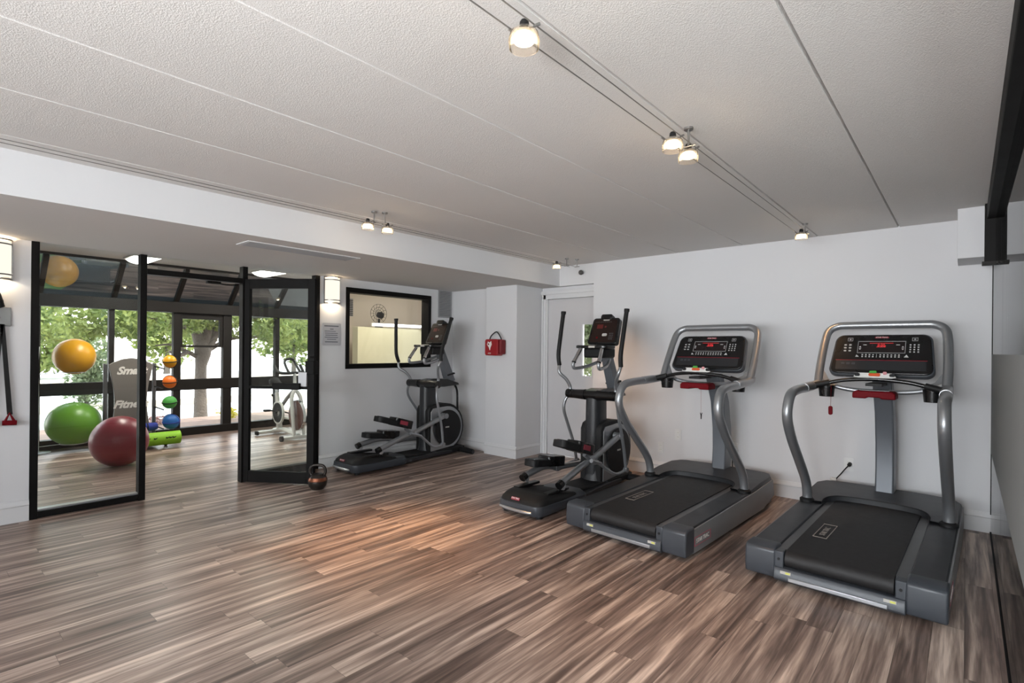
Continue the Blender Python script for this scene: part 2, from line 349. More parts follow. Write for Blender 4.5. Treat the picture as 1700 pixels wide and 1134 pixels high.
e = sempty('unseen_window_8'); f = MB().box(XR+.04, XR+.10, -1.5, 1.3, .7, .76).box(XR+.04, XR+.10, -1.5, 1.3, 2.09, 2.15)  # unseen window, added to let the right fill lamp in
for yy in (-1.5, -.13, 1.24): f.box(XR+.04, XR+.10, yy, yy+.06, .76, 2.09)
struct('frame', f, M['black'], e); struct('glass_pane', MB().box(XR+.065, XR+.071, -1.45, 1.25, .75, 2.10), M['winglass'], e)
struct('wall_rear', wall_open(MB(), YR-.14, YR, XL-.13, XR+.12, 0, H+.02, [(-4.28, -2.08, .7, 2.15), (-1.98, .22, .7, 2.15)], 'y'), M['wall'])
for x0 in (-4.28, -1.98):
    e = sempty('unseen_window_3' if x0 < -3 else 'unseen_window_4')  # unseen windows, added behind the camera for the rear fill lamps
    f = MB().box(x0, x0+2.2, YR-.1, YR-.04, .7, .76).box(x0, x0+2.2, YR-.1, YR-.04, 2.09, 2.15)
    for xx in (x0, x0+1.07, x0+2.14): f.box(xx, xx+.06, YR-.1, YR-.04, .76, 2.09)
    struct('frame', f, M['black'], e); struct('glass_pane', MB().box(x0+.05, x0+2.15, YR-.075, YR-.069, .75, 2.10), M['winglass'], e)
# baseboards
def bboard(name, p0, p1, h=.15, t=.016, nrm=(1, 0)):
    p0 = Vector((*p0, 0)); p1 = Vector((*p1, 0)); n = Vector((*nrm, 0)); prof = [(0, 0), (t, 0), (t, h*.72), (t*1.35, h*.76), (t*1.2, h*.86), (t*.6, h*.93), (t*.5, h), (0, h)]
    vs_ = [p0+n*a+Vector((0, 0, z)) for a, z in prof] + [p1+n*a+Vector((0, 0, z)) for a, z in prof]; k = len(prof)
    mb = MB().add(vs_, [tuple(range(k)), tuple(range(2*k-1, k-1, -1))]+[(i, (i+1) % k, k+(i+1) % k, k+i) for i in range(k)])
    return struct(name, mb, M['trim'])
bboard('baseboard_back', (-3.44, YB), (XR, YB), nrm=(0, -1), h=.155)
bboard('baseboard_left', (XL, YR), (XL, OY0), h=.165); bboard('baseboard_left', (XL, OY1), (XL, 5.12), h=.15)
bboard('baseboard_alcove', (XL, 5.12), (-4.815, 5.12), nrm=(0, -1), h=.15)
bboard('baseboard_column', (-4.815, 5.03), (-4.262, 5.03), nrm=(0, -1), h=.15); bboard('baseboard_column', (-4.285, 5.03), (-4.285, 5.54), h=.15)
# bulkhead box on the back wall
struct('trim_2', MB().box(-.06, XR, 5.06, YB, 2.075, H+.01), M['wall'], bevel=.003)
# recessed white door with narrow vision panel
d = sempty('door_2')
dm = MB(); wall_open(dm, 5.585, 5.625, -4.195, -3.36, .008, 2.045, [(-3.665, -3.52, 1.05, 1.70)], 'y'); struct('door_panel', dm, M['doorw'], d)
struct('glass_pane', MB().box(-3.665, -3.52, 5.602, 5.607, 1.05, 1.70), M['winglass'], d)
fm = MB().box(-3.68, -3.505, 5.578, 5.59, 1.03, 1.05).box(-3.68, -3.505, 5.578, 5.59, 1.70, 1.72).box(-3.68, -3.665, 5.578, 5.59, 1.05, 1.70).box(-3.52, -3.505, 5.578, 5.59, 1.05, 1.70); struct('pane_trim', fm, M['doorw'], d)
cs = MB()
for x0, x1, z0, z1, t in ((-4.285, -4.215, 0, 2.10, .02), (-4.27, -4.25, 0, 2.10, .034), (-4.285, -3.40, 2.04, 2.12, .02), (-4.285, -3.40, 2.10, 2.145, .035), (-4.222, -4.195, 0, 2.04, .008)): cs.box(x0, x1, 5.56-t, 5.60, z0, z1)
struct('door_casing', cs, M['trim'], d, bevel=.003)
# ------------------------------------------------------------------ stucco wall outdoors, behind the door pane
struct('trim_3', MB().box(-4.6, -2.9, 8.0, 8.1, 0, 2.6), M['extw'])
# ------------------------------------------------------------------ glazed partition to the studio (black steel)
p = sempty('window_1')
def bar(y0, y1, z0, z1, x0=XL-.075, x1=XL+.012): return MB().box(x0, x1, y0, y1, z0, z1)
for y0, y1 in ((.642, .692), (1.362, 1.412), (2.232, 2.282), (3.015, 3.072)): struct('post', bar(y0, y1, 0, ZS), M['black'], p, bevel=.003)
struct('rail', bar(.692, 1.362, .006, .055), M['black'], p, bevel=.003); struct('sill_channel', MB().box(XL-.085, XL-.01, .692, 1.362, .055, .068), M['strip'], p)
struct('rail', bar(1.412, 2.232, 2.018, 2.068), M['black'], p, bevel=.003)
struct('rail', bar(2.282, 3.015, .006, .085), M['black'], p, bevel=.003)
for y0, y1, z0, z1 in ((.692, 1.362, .06, ZS), (1.412, 2.232, 2.068, ZS), (2.282, 3.015, .085, ZS)): struct('glass_pane', MB().box(XL-.035, XL-.027, y0, y1, z0, z1), M['glass'], p)
cl = MB().tube([(XL-.01, 2.20, 2.0), (XL+.03, 2.06, 1.985), (XL+.06, 1.93, 1.995)], .006).box(XL-.02, XL+.03, 1.90, 2.02, 1.985, 2.01); struct('closer_arm', cl, M['black'], p)
# door leaf folded back
ang = math.atan2(2.675-2.26, -4.93+5.535)
lf = sempty('door_1', (XL+.02, 2.262, 0), ang)
LW = .745
for nm, a in (('stile', (0, .052, .012, 2.06)), ('stile', (LW-.075, LW, .012, 2.06)), ('top_rail', (.052, LW-.075, 1.965, 2.06)), ('bottom_rail', (.052, LW-.075, .012, .125)), ('mid_rail', (.052, LW-.075, .955, .985))):
    struct(nm, MB().box(a[0], a[1], -.022, .022, a[2], a[3]), M['black'], lf, bevel=.003)
struct('glass_pane', MB().box(.05, LW-.073, -.004, .004, .12, 1.97), M['glass'], lf)
struct('panic_bar', MB().box(.33, .62, -.075, -.030, .955, 1.02), M['black'], lf, bevel=.008); struct('bar_mount', MB().box(.59, .68, -.05, -.022, .985, 1.13), M['lplate'], lf, bevel=.004)
struct('lock_box', MB().box(LW-.085, LW+.006, -.045, .045, 1.11, 1.24), M['black'], lf, bevel=.004)
struct('door_lever', MB().tube([(LW-.02, -.022, 1.28), (LW-.02, -.06, 1.28), (LW+.03, -.065, 1.275)], .008), M['black'], lf)
# ------------------------------------------------------------------ studio (sunroom)
XW = -9.15
SW = lambda x: 3.22+.575*(-x-5.62)      # slanted studio wall
sl = MB().hexa([(-5.68, SW(-5.68), 0), (-9.3, SW(-9.3), 0), (-9.3, SW(-9.3)+.12, 0), (-5.68, SW(-5.68)+.12, 0), (-5.68, SW(-5.68), 2.7), (-9.3, SW(-9.3), 2.7), (-9.3, SW(-9.3)+.12, 2.7), (-5.68, SW(-5.68)+.12, 2.7)])
struct('wall_studio', sl, M['wall'])
struct('wall_studio', MB().box(-9.3, XL-.13, -1.9, -1.78, 0, 2.7), M['wall'])
struct('ceiling', MB().box(-8.60, XL-.12, -1.9, 6.9, 2.53, 2.7), M['soffit'])
wd = sempty('window_2')
MY = [(-1.9, -1.82), (-.45, -.38), (.40, .47), (1.08, 1.15), (1.87, 1.935), (2.665, 2.765), (3.37, 3.50), (4.22, 4.29), (4.95, 5.03)]
for y0, y1 in MY: struct('mullion', MB().box(XW-.05, XW+.05, y0, y1, 0, 1.92), M['bronze'], wd, bevel=.004)
struct('header', MB().box(XW-.08, XW+.10, -1.9, 5.25, 1.885, 2.045), M['bronze'], wd, bevel=.005)
struct('mid_rail', MB().box(XW-.05, XW+.06, -1.9, 5.2, .70, .865), M['bronze'], wd, bevel=.005)
struct('bottom_rail', MB().box(XW-.06, XW+.07, -1.9, 5.2, 0, .12), M['bronze'], wd, bevel=.005)
struct('sash', MB().box(XW-.03, XW+.03, 2.765, 3.37, 1.80, 1.885).box(XW-.03, XW+.03, 2.765, 3.37, 1.36, 1.392).box(XW-.03, XW+.03, 3.32, 3.37, 1.39, 1.80).box(XW-.03, XW+.03, 2.765, 2.79, 1.39, 1.80), M['bronze'], wd, bevel=.003)
for (a, b_) in zip(MY[:-1], MY[1:]):
    for z0, z1 in ((.12, .70), (.865, 1.885)): struct('glass_pane', MB().box(XW-.004, XW+.004, a[1], b_[0], z0, z1), M['winglass'], wd)
# sloped glass roof with rafters
rf = sempty('window_5'); RX0, RZ0, RX1, RZ1 = XW+.02, 2.045, -8.60, 2.54
def slope(y0, y1, t0, t1):
    return MB().hexa([(RX0, y0, RZ0+t0), (RX1, y0, RZ1+t0), (RX1, y1, RZ1+t0), (RX0, y1, RZ0+t0), (RX0, y0, RZ0+t1), (RX1, y0, RZ1+t1), (RX1, y1, RZ1+t1), (RX0, y1, RZ0+t1)])
RY = [-1.86, -1.1, -.4, .38, 1.137, 1.921, 2.692, 3.458, 4.222, 5.0]
for y in RY: struct('rafter', slope(y-.028, y+.028, -.07, .02), M['bronze'], rf, bevel=.003)
for a, b_ in zip(RY[:-1], RY[1:]): struct('roof_pane', slope(a+.02, b_-.02, -.012, .0), M['roofglass'], rf)
struct('purlin', MB().box(-8.62, -8.575, -1.9, 5.2, 2.50, 2.62), M['bronze'], rf)
# ceiling light fixtures of the studio
def cfix(loc, sx_, sy_, label):
    t = thing('ceiling_light', loc, label, 'ceiling light', 'lit fixtures on the studio ceiling')
    obj('housing', MB().box(-sx_/2-.02, sx_/2+.02, -sy_/2-.02, sy_/2+.02, -.02, 0), M['sw'], t)
    l = MB(); n = 8; pr = [(-sy_/2+sy_*k/n, -.02-.05*math.sin(PI*k/n)**.6) for k in range(n+1)]; l.prism(pr, -sx_/2, sx_/2, 'x'); obj('diffuser', l, M['panel'], t)
    return t
cfix((-7.85, 2.02, 2.53), 1.0, .28, 'glowing ceiling fixture behind the first tall glass pane, above the red ball')
cfix((-7.82, 3.62, 2.53), .90, .32, 'glowing wraparound ceiling fixture above the folded-back glass door')
light('studio_fixture_light', 'AREA', (-7.85, 2.02, 2.44), 16, (1, .95, .86), .9, .3, rot=(0, 0, 0)); light('studio_fixture_light', 'AREA', (-7.82, 3.62, 2.44), 14, (1, .95, .86), .7, .28, rot=(0, 0, 0))

# ------------------------------------------------------------------ interior window to office
iw = sempty('window_6'); y0, y1, z0, z1 = 3.405, 4.705, 1.125, 2.095; t = .058
struct('frame', MB().box(XL-.14, XL+.014, y0, y1, z1-t, z1).box(XL-.14, XL+.014, y0, y1, z0, z0+t).box(XL-.14, XL+.014, y0, y0+t*.8, z0+t, z1-t).box(XL-.14, XL+.014, y1-t*.8, y1, z0+t, z1-t), M['black'], iw, bevel=.003)
struct('glass_pane', MB().box(XL-.10, XL-.094, y0+.03, y1-.03, z0+.03, z1-.03), M['winglass'], iw)
struct('wall_office', MB().box(-7.7, -7.6, 4.42, 6.9, 0, 2.54).box(-7.7, -5.6, 6.8, 6.9, 0, 2.54), M['creamw'])
lw = MB().box(-7.15, -7.0, 4.50, 6.7, 0, 1.70); tag(obj('office_partition', lw, M['cream'], bevel=.006), 'cream partition seen through the black-framed interior window', 'partition')
t = thing('tube_light', (-6.955, 5.23, 1.745), 'lit white tube light along the top of the cream partition', 'light')
obj('tube', MB().cyl((0, -.46, 0), (0, .46, 0), .017, 16), M['tube'], t); obj('end_cap', MB().box(-.03, .03, .46, .52, -.045, .03), M['lplate'], t); obj('housing', MB().box(-.045, -.02, -.5, .5, -.03, .02), M['sw'], t)
light('office_light', 'AREA', (-6.05, 4.6, 2.32), 13, (1, .90, .72), .8, .8, rot=(0, 0, 0))  # assumed lamp with no fixture in view, lights the office
t = thing('desk_fan', (-7.075, 4.93, 1.70), 'small dark wire-cage fan standing on the cream partition behind the interior window', 'fan')
obj('base', MB().lathe([(.001, 0), (.065, 0), (.06, .02), (.03, .03), (.018, .05), (.018, .14), (.001, .14)]), M['rubber'], t)
obj('motor', MB().tube([(.03, -.02, .20), (-.02, .05, .20), (-.05, .10, .20)], [.045, .055, .03]), M['rubber'], t)
fc = MB()
for k in range(14): a = 2*PI*k/14; fc.tube([(.03, -.03, .22), (.035+.02*math.cos(a), -.05+.0*k, .22+.06*math.sin(a)) if 0 else (.04, -.06+.08*math.cos(a), .22+.08*math.sin(a)), (.03, -.03+.15*math.cos(a), .22+.15*math.sin(a))], .0025, 5)
for rr in (.06, .10, .15): fc.tube([(.035, -.03+rr*math.cos(2*PI*k/28), .22+rr*math.sin(2*PI*k/28)) for k in range(29)], .003, 5)
obj('cage', fc, M['rubber'], t)
t = thing('wall_vent', (-7.6, 4.70, 1.90), 'dark slatted vent on the office wall at the left edge of the interior window', 'vent'); vm = MB()
for k in range(9): vm.box(0, .02, -.08, .08, k*.03, k*.03+.017)
obj('slats', vm, M['darkvent'], t); obj('backing', MB().box(-.001, .004, -.09, .09, -.01, .28), M['vent'], t)

# ------------------------------------------------------------------ glass partition on the right
g = sempty('window_7')
JY = 3.95
struct('glass_pane', MB().box(XG-.005, XG+.005, JY+.003, YB-.01, .012, 2.33), M['glasswall'], g); struct('glass_pane', MB().box(XG-.005, XG+.005, -.8, JY-.003, .012, 2.33), M['glasswall'], g)
struct('film_band', MB().box(XG-.0075, XG-.0055, -.8, YB-.012, .625, 1.375), M['frost'], g, label='grey frosted privacy film')
struct('floor_channel', MB().box(XG-.010, XG+.010, -.8, YB, .0, .012), M['black'], g)
struct('head_track', MB().box(.10, .20, -3.1, YB-.42, 2.33, H), M['black'], g, bevel=.004)
struct('end_bracket', MB().box(.088, .155, 4.99, 5.06, 2.03, H), M['black'], g, bevel=.003); struct('bracket_foot', MB().box(.075, .15, 4.98, 5.06, 2.008, 2.03), M['bronze'], g)
struct('wall_channel', MB().box(XG-.008, XG+.008, YB-.012, YB, .0, 2.08), M['black'], g)

# ------------------------------------------------------------------ treadmills
def treadmill():
    t = thing('treadmill', (0, 0, 0), '', 'treadmill', 'treadmills facing the back wall')
    L = 1.86
    # side rails with gently rising top
    for s in (-1, 1):
        a, b_ = (.315, .472) if s > 0 else (-.472, -.315)
        r = MB().hexa([(a, .12, .035), (b_, .12, .035), (b_, 1.80, .035), (a, 1.80, .035), (a, .12, .200), (b_, .12, .200), (b_, 1.30, .232), (a, 1.30, .232)])
        r = MB().prism([(.12, .06), (.12, .200), (1.30, .226), (1.72, .245), (1.72, .06)], a, b_, 'x'); obj('side_rail', r, M['char'], t, bevel=.008)
        sp_ = MB().prism([(.10, .030), (.10, .190), (1.30, .218), (1.74, .245), (1.78, .10), (1.50, .035)], s*.470, s*.482, 'x'); obj('side_panel', sp_, mat_side, t, bevel=.003)
        ec = MB().prism([(.0, .03), (-.012, .09), (-.004, .19), (.02, .207), (.13, .208), (.13, .03)], s*.312, s*.484, 'x'); obj('end_cap', ec, M['slate'], t, bevel=.012, seg=3)
        obj('foot_strip', MB().hexa([(s*.245, .07, .17), (s*.318, .07, .17), (s*.318, 1.34, .19), (s*.265, 1.34, .19), (s*.245, .07, .192), (s*.318, .07, .192), (s*.318, 1.34, .214), (s*.265, 1.34, .214)]), M['greyp'], t)
        obj('roller_bracket', MB().box(min(s*.268, s*.318), max(s*.268, s*.318), .0, .07, .09, .196), M['slate'], t, bevel=.006); obj('bolt', MB().cyl((s*.293, -.004, .15), (s*.293, .002, .15), .008, 10), M['rubber'], t)
        obj('foot', MB().cyl((s*.40, .16, 0), (s*.40, .16, .035), .03, 14), M['rubber'], t); obj('foot', MB().cyl((s*.40, 1.6, 0), (s*.40, 1.6, .06), .03, 14), M['rubber'], t)
        # handle upright
        pp = [(s*.425, 1.20, .20), (s*.425, 1.19, .30), (s*.425, 1.13, .41), (s*.426, .93, .60), (s*.427, .77, .75), (s*.427, .66, .89), (s*.425, .65, .99), (s*.422, .71, 1.075), (s*.42, .85, 1.10), (s*.41, 1.10, 1.11), (s*.40, 1.36, 1.125), (s*.397, 1.42, 1.15)]
        obj('handrail', MB().tube(pp, .0335, 18, smooth=6), M['silver'], t)
        obj('rail_collar', MB().lathe([(.052, 0), (.052, .018), (.036, .03), (.03, .03)], (s*.425, 1.20, .222), 20), M['rubber'], t)
        obj('arm_sleeve', MB().tube([(s*.413, 1.02, 1.108), (s*.405, 1.20, 1.116)], .036, 18), M['silver'], t)
        obj('cup_holder', MB().tube([(s*.325, 1.32, 1.035), (s*.325, 1.32, 1.125)], [.05, .058], 20), M['gloss'], t)
    obj('frame', MB().box(-.31, .31, .14, 1.7, .04, .165), M['rubber'], t)
    bp = [(.0, .0)]
    bl = MB(); R_ = .050; pr = []
    for k in range(9): a = PI/2+PI*k/8; pr.append((.052+R_*math.cos(a), .148+R_*math.sin(a)))
    pr2 = [(1.45, .226)]+pr+[(1.45, .125)]; bl.prism(pr2, -.262, .262, 'x'); be = obj('belt', bl, M['belt'], t)
    lg = MB(); fm_ = frame_m((-.165, .55, .2085), (0, 1, .013), (-1, 0, 0))
    text_mb(lg, 'STAR TRAC', .045, fm_, sx=.8); 
    for k, (ya, yb, xa, xb) in enumerate(((.40, .70, -.205, -.200), (.40, .70, -.130, -.125), (.395, .40, -.205, -.125), (.70, .705, -.205, -.125))): lg.box(xa, xb, ya, yb, .2065+.0115*(ya+yb-.8)*.5, .209+.013*(ya+yb-.8)*.5)
    obj('logo', lg, M['belt_logo'], be)
    bu = MB().prism([(-.004, .024), (-.024, .040), (-.022, .084), (-.008, .104), (.03, .106), (.10, .095), (.10, .024)], -.315, .315, 'x'); bo = obj('rear_bumper', bu, M['slate'], t, bevel=.004)
    obj('kick_strip', MB().box(-.235, .24, -.031, -.012, .040, .064), M['strip'], bo, bevel=.004)
    for s in (-1, 1):
        obj('warning_sticker', MB().box(s*.25-.028, s*.25+.028, -.0245, -.015, .076, .092), M['logow'], bo); obj('sticker_patch', MB().box(s*.25+.0, s*.25+.024, -.0252, -.018, .079, .089), mat_y, bo)
    # motor hood with curved opening
    ho = MB(); n = 14; top = []; 
    outline = [(-.474, 1.18), (-.474, 1.70), (-.40, 1.86), (.40, 1.86), (.474, 1.70), (.474, 1.18), (.322, 1.18)]
    inner = [(.322, 1.18), (.318, 1.26), (.27, 1.36), (.18, 1.395), (0, 1.405), (-.18, 1.395), (-.27, 1.36), (-.318, 1.26), (-.322, 1.18)]
    hz = lambda y: .232+.040*min(1, max(0, (y-1.15)/.40))
    out = [(-.474, 1.18), (-.474, 1.45), (-.474, 1.72), (-.43, 1.83), (-.38, 1.86), (-.19, 1.88), (0, 1.885), (.19, 1.88), (.38, 1.86), (.43, 1.83), (.474, 1.72), (.474, 1.45), (.474, 1.18)]
    inn = [(-.322, 1.18), (-.322, 1.24), (-.31, 1.30), (-.28, 1.345), (-.23, 1.375), (-.12, 1.395), (0, 1.40), (.12, 1.395), (.23, 1.375), (.28, 1.345), (.31, 1.30), (.322, 1.24), (.322, 1.18)]
    vs_ = []; fs_ = []; k = len(out)
    for (px_, py_) in inn: vs_.append((px_, py_, .205))
    for (px_, py_) in inn: vs_.append((px_, py_, hz(py_)+.006))
    for (px_, py_) in out: vs_.append((px_*.985, py_-.01 if py_ > 1.5 else py_, hz(py_)))
    for (px_, py_) in out: vs_.append((px_, py_, hz(py_)-.02))
    for (px_, py_) in out: vs_.append((px_, py_, .05 if py_ > 1.3 else .2))
    for r_ in range(4):
        for i in range(k-1): a = r_*k+i; fs_.append((a, a+1, a+1+k, a+k))
    ho.add(vs_, fs_); hd = obj('motor_hood', ho, M['char'], t)
    obj('hood_seam', MB().tube([(x_, y_-.004, hz(y_)+.006) for x_, y_ in inn], .004, 6, smooth=3), M['rubber'], hd)
    # centre mast
    ms = MB().hexa([(-.06, 1.60, .22), (.06, 1.60, .22), (.06, 1.76, .22), (-.06, 1.76, .22), (-.06, 1.40, 1.12), (.06, 1.40, 1.12), (.06, 1.54, 1.12), (-.06, 1.54, 1.12)])
    ms = MB(); path = [(1.79, .22, .082), (1.81, .45, .08), (1.80, .65, .078), (1.745, .90, .072), (1.60, 1.17, .062)]; q = []
    for (yy, zz, hd_) in path: q += [(-.062, yy-hd_, zz), (.062, yy-hd_, zz), (.062, yy+hd_, zz), (-.062, yy+hd_, zz)]
    fq = [(0, 3, 2, 1), (16, 17, 18, 19)]
    for i in range(4):
        for j in range(4): a = i*4+j; b2 = i*4+(j+1) % 4; fq.append((a, b2, b2+4, a+4))
    ms.add(q, fq); obj('mast', ms, mat_mast, t, bevel=.012, seg=3)
    # console hoop
    yb, yt = 1.385, 1.64
    def hp(x, z): return (x, yb+(yt-yb)*(z-1.14)/.44, z)
    hoop = [(.0, 1.12, 1.085), (.16, 1.12, 1.09), (.32, 1.15, 1.115)] 
    hoop = [hp(.397, 1.12), hp(.40, 1.22), hp(.398, 1.34), hp(.390, 1.48), hp(.372, 1.555), hp(.315, 1.592), hp(.22, 1.598)]
    full = hoop + [hp(-x_, z_) for x_, z_ in ((.22, 1.598), (.315, 1.592), (.372, 1.555), (.390, 1.48), (.398, 1.34), (.40, 1.22), (.397, 1.12))]
    obj('console_hoop', MB().tube(full, .030, 18, smooth=5), M['silver'], t)
    obj('lower_bar', MB().tube([(-.39, 1.40, 1.16), (-.28, 1.41, 1.11), (-.12, 1.42, 1.085), (.12, 1.42, 1.085), (.28, 1.41, 1.11), (.39, 1.40, 1.16)], .018, 12, smooth=4), M['silver'], t)
    for s in (-1, 1): obj('hoop_gusset', MB().hexa([hp(s*.39, 1.12), hp(s*.25, 1.125), tuple(Vector(hp(s*.25, 1.125))+Vector((0, .03, -.01))), tuple(Vector(hp(s*.39, 1.12))+Vector((0, .03, -.01))), hp(s*.392, 1.27), hp(s*.33, 1.17), tuple(Vector(hp(s*.33, 1.17))+Vector((0, .03, -.01))), tuple(Vector(hp(s*.392, 1.27))+Vector((0, .03, -.01)))]), M['silver'], t)
    # console
    tilt = math.radians(61); cx = frame_m((0, 1.475, 1.37), (1, 0, 0), (0, math.cos(tilt), math.sin(tilt)))
    pl = rrect(-.295, .295, -.170, .170, .055); pl = [(x_*(1+.10*(.170-y_)/.34), y_) for x_, y_ in pl]
    co = MB().prism(pl, -.05, .0, 'z').xf(cx); con = obj('console', co, M['gloss'], t, bevel=.006)
    rim = MB().prism([(x_*1.035, y_*1.05) for x_, y_ in pl], -.06, -.012, 'z').xf(cx); obj('console_back', rim, M['slate'], t, bevel=.006)
    def cpart(name, fn, m_): mb = MB(); fn(mb); mb.xf(cx); return obj(name, mb, m_, con)
    def ring(mb, x0, x1, y0, y1, w_=.004, z=.0015):
        mb.box(x0, x1, y0, y0+w_, 0, z).box(x0, x1, y1-w_, y1, 0, z).box(x0, x0+w_, y0, y1, 0, z).box(x1-w_, x1, y0, y1, 0, z)
    cpart('display_window', lambda mb: mb.box(-.145, .145, .012, .105, 0, .0012), M['lcd'])
    cpart('display_border', lambda mb: ring(mb, -.152, .152, .006, .112, .004, .002), M['lplate'])
    def leds(mb):
        text_mb(mb, '0:00', .028, Matrix.Translation((.0, .075, .002))); mb.box(-.075, .075, .092, .095, .001, .002)
        for k in range(12): mb.box(-.03+k*.005, -.027+k*.005, .058, .058+.004*(1+k % 4), .001, .002)
    cpart('readout', leds, M['led'])
    def key(fn): cpart('key', fn, M['key'])
    for r_ in range(3):
        for c_ in range(2): key(lambda mb: mb.prism(rrect(-.235+c_*.032-.008, -.235+c_*.032+.010, .078-r_*.026-.006, .078-r_*.026+.006, .005, 3), 0, .002, 'z'))
    for r_ in range(4):
        for c_ in range(3): key(lambda mb: mb.box(.180+c_*.024-.005, .180+c_*.024+.005, .079-r_*.02-.005, .079-r_*.02+.005, 0, .002))
    for k in range(11):
        if k == 4: continue
        x_ = -.115+k*.023
        for y_ in (-.014, -.030): key(lambda mb: mb.box(x_-.005, x_+.005, y_, y_+.010, 0, .002))
    cpart('divider_mark', lambda mb: mb.box(-.026, -.023, -.032, -.002, 0, .002), M['key'])
    cpart('incline_icon', lambda mb: mb.prism([(-.16, -.028), (-.135, -.028), (-.155, -.008)], 0, .002, 'z'), M['key']); cpart('speed_icon', lambda mb: mb.prism([(.145, -.028), (.175, -.028), (.160, -.006)], 0, .002, 'z'), M['key'])
    for s in (-1, 1):
        cpart('arrow_key', lambda mb: mb.prism([(s*.135-.008, .055), (s*.135+.008, .055), (s*.135, .068)], 0, .003, 'z'), M['key']); cpart('arrow_key', lambda mb: mb.prism([(s*.135-.008, .046), (s*.135+.008, .046), (s*.135, .033)], 0, .003, 'z'), M['key']); cpart('display_mark', lambda mb: mb.box(s*.105-.012, s*.105+.012, .076, .081, 0, .003), M['key'])
    for s in (-1, 1): cpart('heart_icon', lambda mb: (ring(mb, s*.205-.018, s*.205+.018, .112, .142, .004), mb.box(s*.205-.006, s*.205+.006, .121, .133, 0, .0015)), M['lplate'])
    def lgo(mb): mb.prism(rrect(-.045, .045, .138, .152, .006, 3), 0, .001, 'z')
    cpart('logo_badge', lgo, M['logo']); cpart('logo', lambda mb: text_mb(mb, 'STAR TRAC', .0145, Matrix.Translation((0, .145, .0015)), extrude=.0005), M['white'])
    cpart('red_line', lambda mb: mb.box(-.29, .285, -.058, -.054, 0, .0015), M['dred'])
    cpart('lower_panel', lambda mb: mb.box(-.285, .28, -.14, -.060, 0, .0008), M['char'])
    def icons(mb):
        for k in range(3): mb.box(-.25+k*.035, -.228+k*.035, -.095, -.078, .0008, .002)
    cpart('small_icons', icons, M['slate'])
    # arched sensor bar in front
    cb_ = MB().tube([(-.395, 1.22, 1.12), (-.30, 1.24, 1.145), (-.18, 1.24, 1.172), (0, 1.23, 1.185), (.18, 1.24, 1.172), (.30, 1.24, 1.145), (.395, 1.22, 1.12)], .015, 12, smooth=5); cbo = obj('sensor_bar', cb_, M['gloss'], t)
    for s in (-1, 1): obj('bar_sleeve', MB().tube([(s*.395, 1.22, 1.122), (s*.29, 1.24, 1.150)], .022, 14), M['rubber'], cbo)
    def arm(mb): mb.prism([(-.13, -.02), (-.10, .012), (.10, .012), (.13, -.02), (.10, -.026), (-.10, -.026)], -.008, .008, 'z')
    cc = frame_m((0, 1.22, 1.218), (1, 0, 0), (0, .5, .85))
    sw_ = MB(); arm(sw_); sw_.xf(cc); so = obj('switch_plate', sw_, M['sw'], t, bevel=.003)
    for nm, x_, w_, y_, m_ in (('stop_button', 0, .035, -.006, mat_stop), ('quick_key', -.01, .022, .014, M['gball']), ('speed_key', .062, .012, .008, mat_pink), ('dark_key', -.105, .016, -.008, M['char']), ('dark_key', .105, .016, -.008, M['char'])):
        obj(nm, MB().prism(rrect(x_-w_, x_+w_, y_-.011, y_+.011, .008, 3), .008, .016, 'z').xf(cc), m_, so)
    obj('reading_rack', MB().box(-.05, .05, 1.18, 1.42, 1.135, 1.155), M['rubber'], t)
    # red tray under the sensor bar
    tr_ = MB().prism([(-.13, 1.045), (-.13, 1.085), (-.11, 1.10), (.11, 1.10), (.13, 1.085), (.13, 1.045), (.05, 1.045), (.035, 1.055), (-.035, 1.055), (-.05, 1.045)], 1.17, 1.32, 'y'); trr = obj('belly_tray', tr_, M['red'], t, bevel=.008, label='red plastic tray')
    obj('tray_lip', MB().box(-.09, .09, 1.21, 1.30, 1.101, 1.106), M['greyp'], trr)
    lb = MB().box(.4822, .4835, .13, .39, .075, .078).box(.4822, .4835, .13, .39, .132, .135).box(.4822, .4835, .13, .133, .075, .135).box(.4822, .4835, .387, .39, .075, .135); sp0 = obj('side_logo_badge', lb, mat('logo_outline', (.50, .05, .10), .4), t)
    l2 = MB(); text_mb(l2, 'STAR TRAC', .04, frame_m((.4836, .26, .105), (0, 1, 0), (0, 0, 1)), sx=.98); obj('side_logo', l2, M['white'], sp0)
    return t
mat_side = mat('side_panel_grey', (.19, .19, .195), .4)
mat_y = mat('sticker_yellow', (.55, .55, .10), .6); mat_mast = mat('mast_grey', (.125, .135, .15), .36, metal=.3); mat_stop = mat('stop_orange', (.65, .10, .03), .4); mat_pink = mat('key_pink', (.60, .28, .30), .4)
T2 = treadmill(); T2.location = (-.543, 3.392, 0); T2.rotation_euler.z = math.radians(-1.7)
T2['label'] = 'treadmill nearest the glass partition, right of the other one, red key on a cord'
T1 = copy_tree(T2); T1.location = (-1.848, 3.335, 0); T1.rotation_euler.z = math.radians(-2.4); T1['label'] = 'treadmill between the elliptical machine and the other treadmill'
k_ = MB().tube([(-.27, 1.20, 1.13), (-.272, 1.195, .97)], .0015, 6); ko = obj('key_cord', k_, M['red'], T2); obj('safety_key', MB().prism(rrect(-.286, -.258, .905, .972, .012, 4), 1.188, 1.20, 'y'), M['red'], ko, bevel=.003, label='red safety key')
k_ = MB().tube([(.03, 1.25, 1.05), (.032, 1.25, .83)], .001, 6); ko = obj('key_cord', k_, M['dred'], T1); obj('cord_clip', MB().tube([(.025, 1.25, .835), (.034, 1.25, .815), (.033, 1.25, .78)], [.003, .006, .004], 8).tube([(.043, 1.25, .836), (.034, 1.25, .815)], .003, 6), M['rubber'], ko)

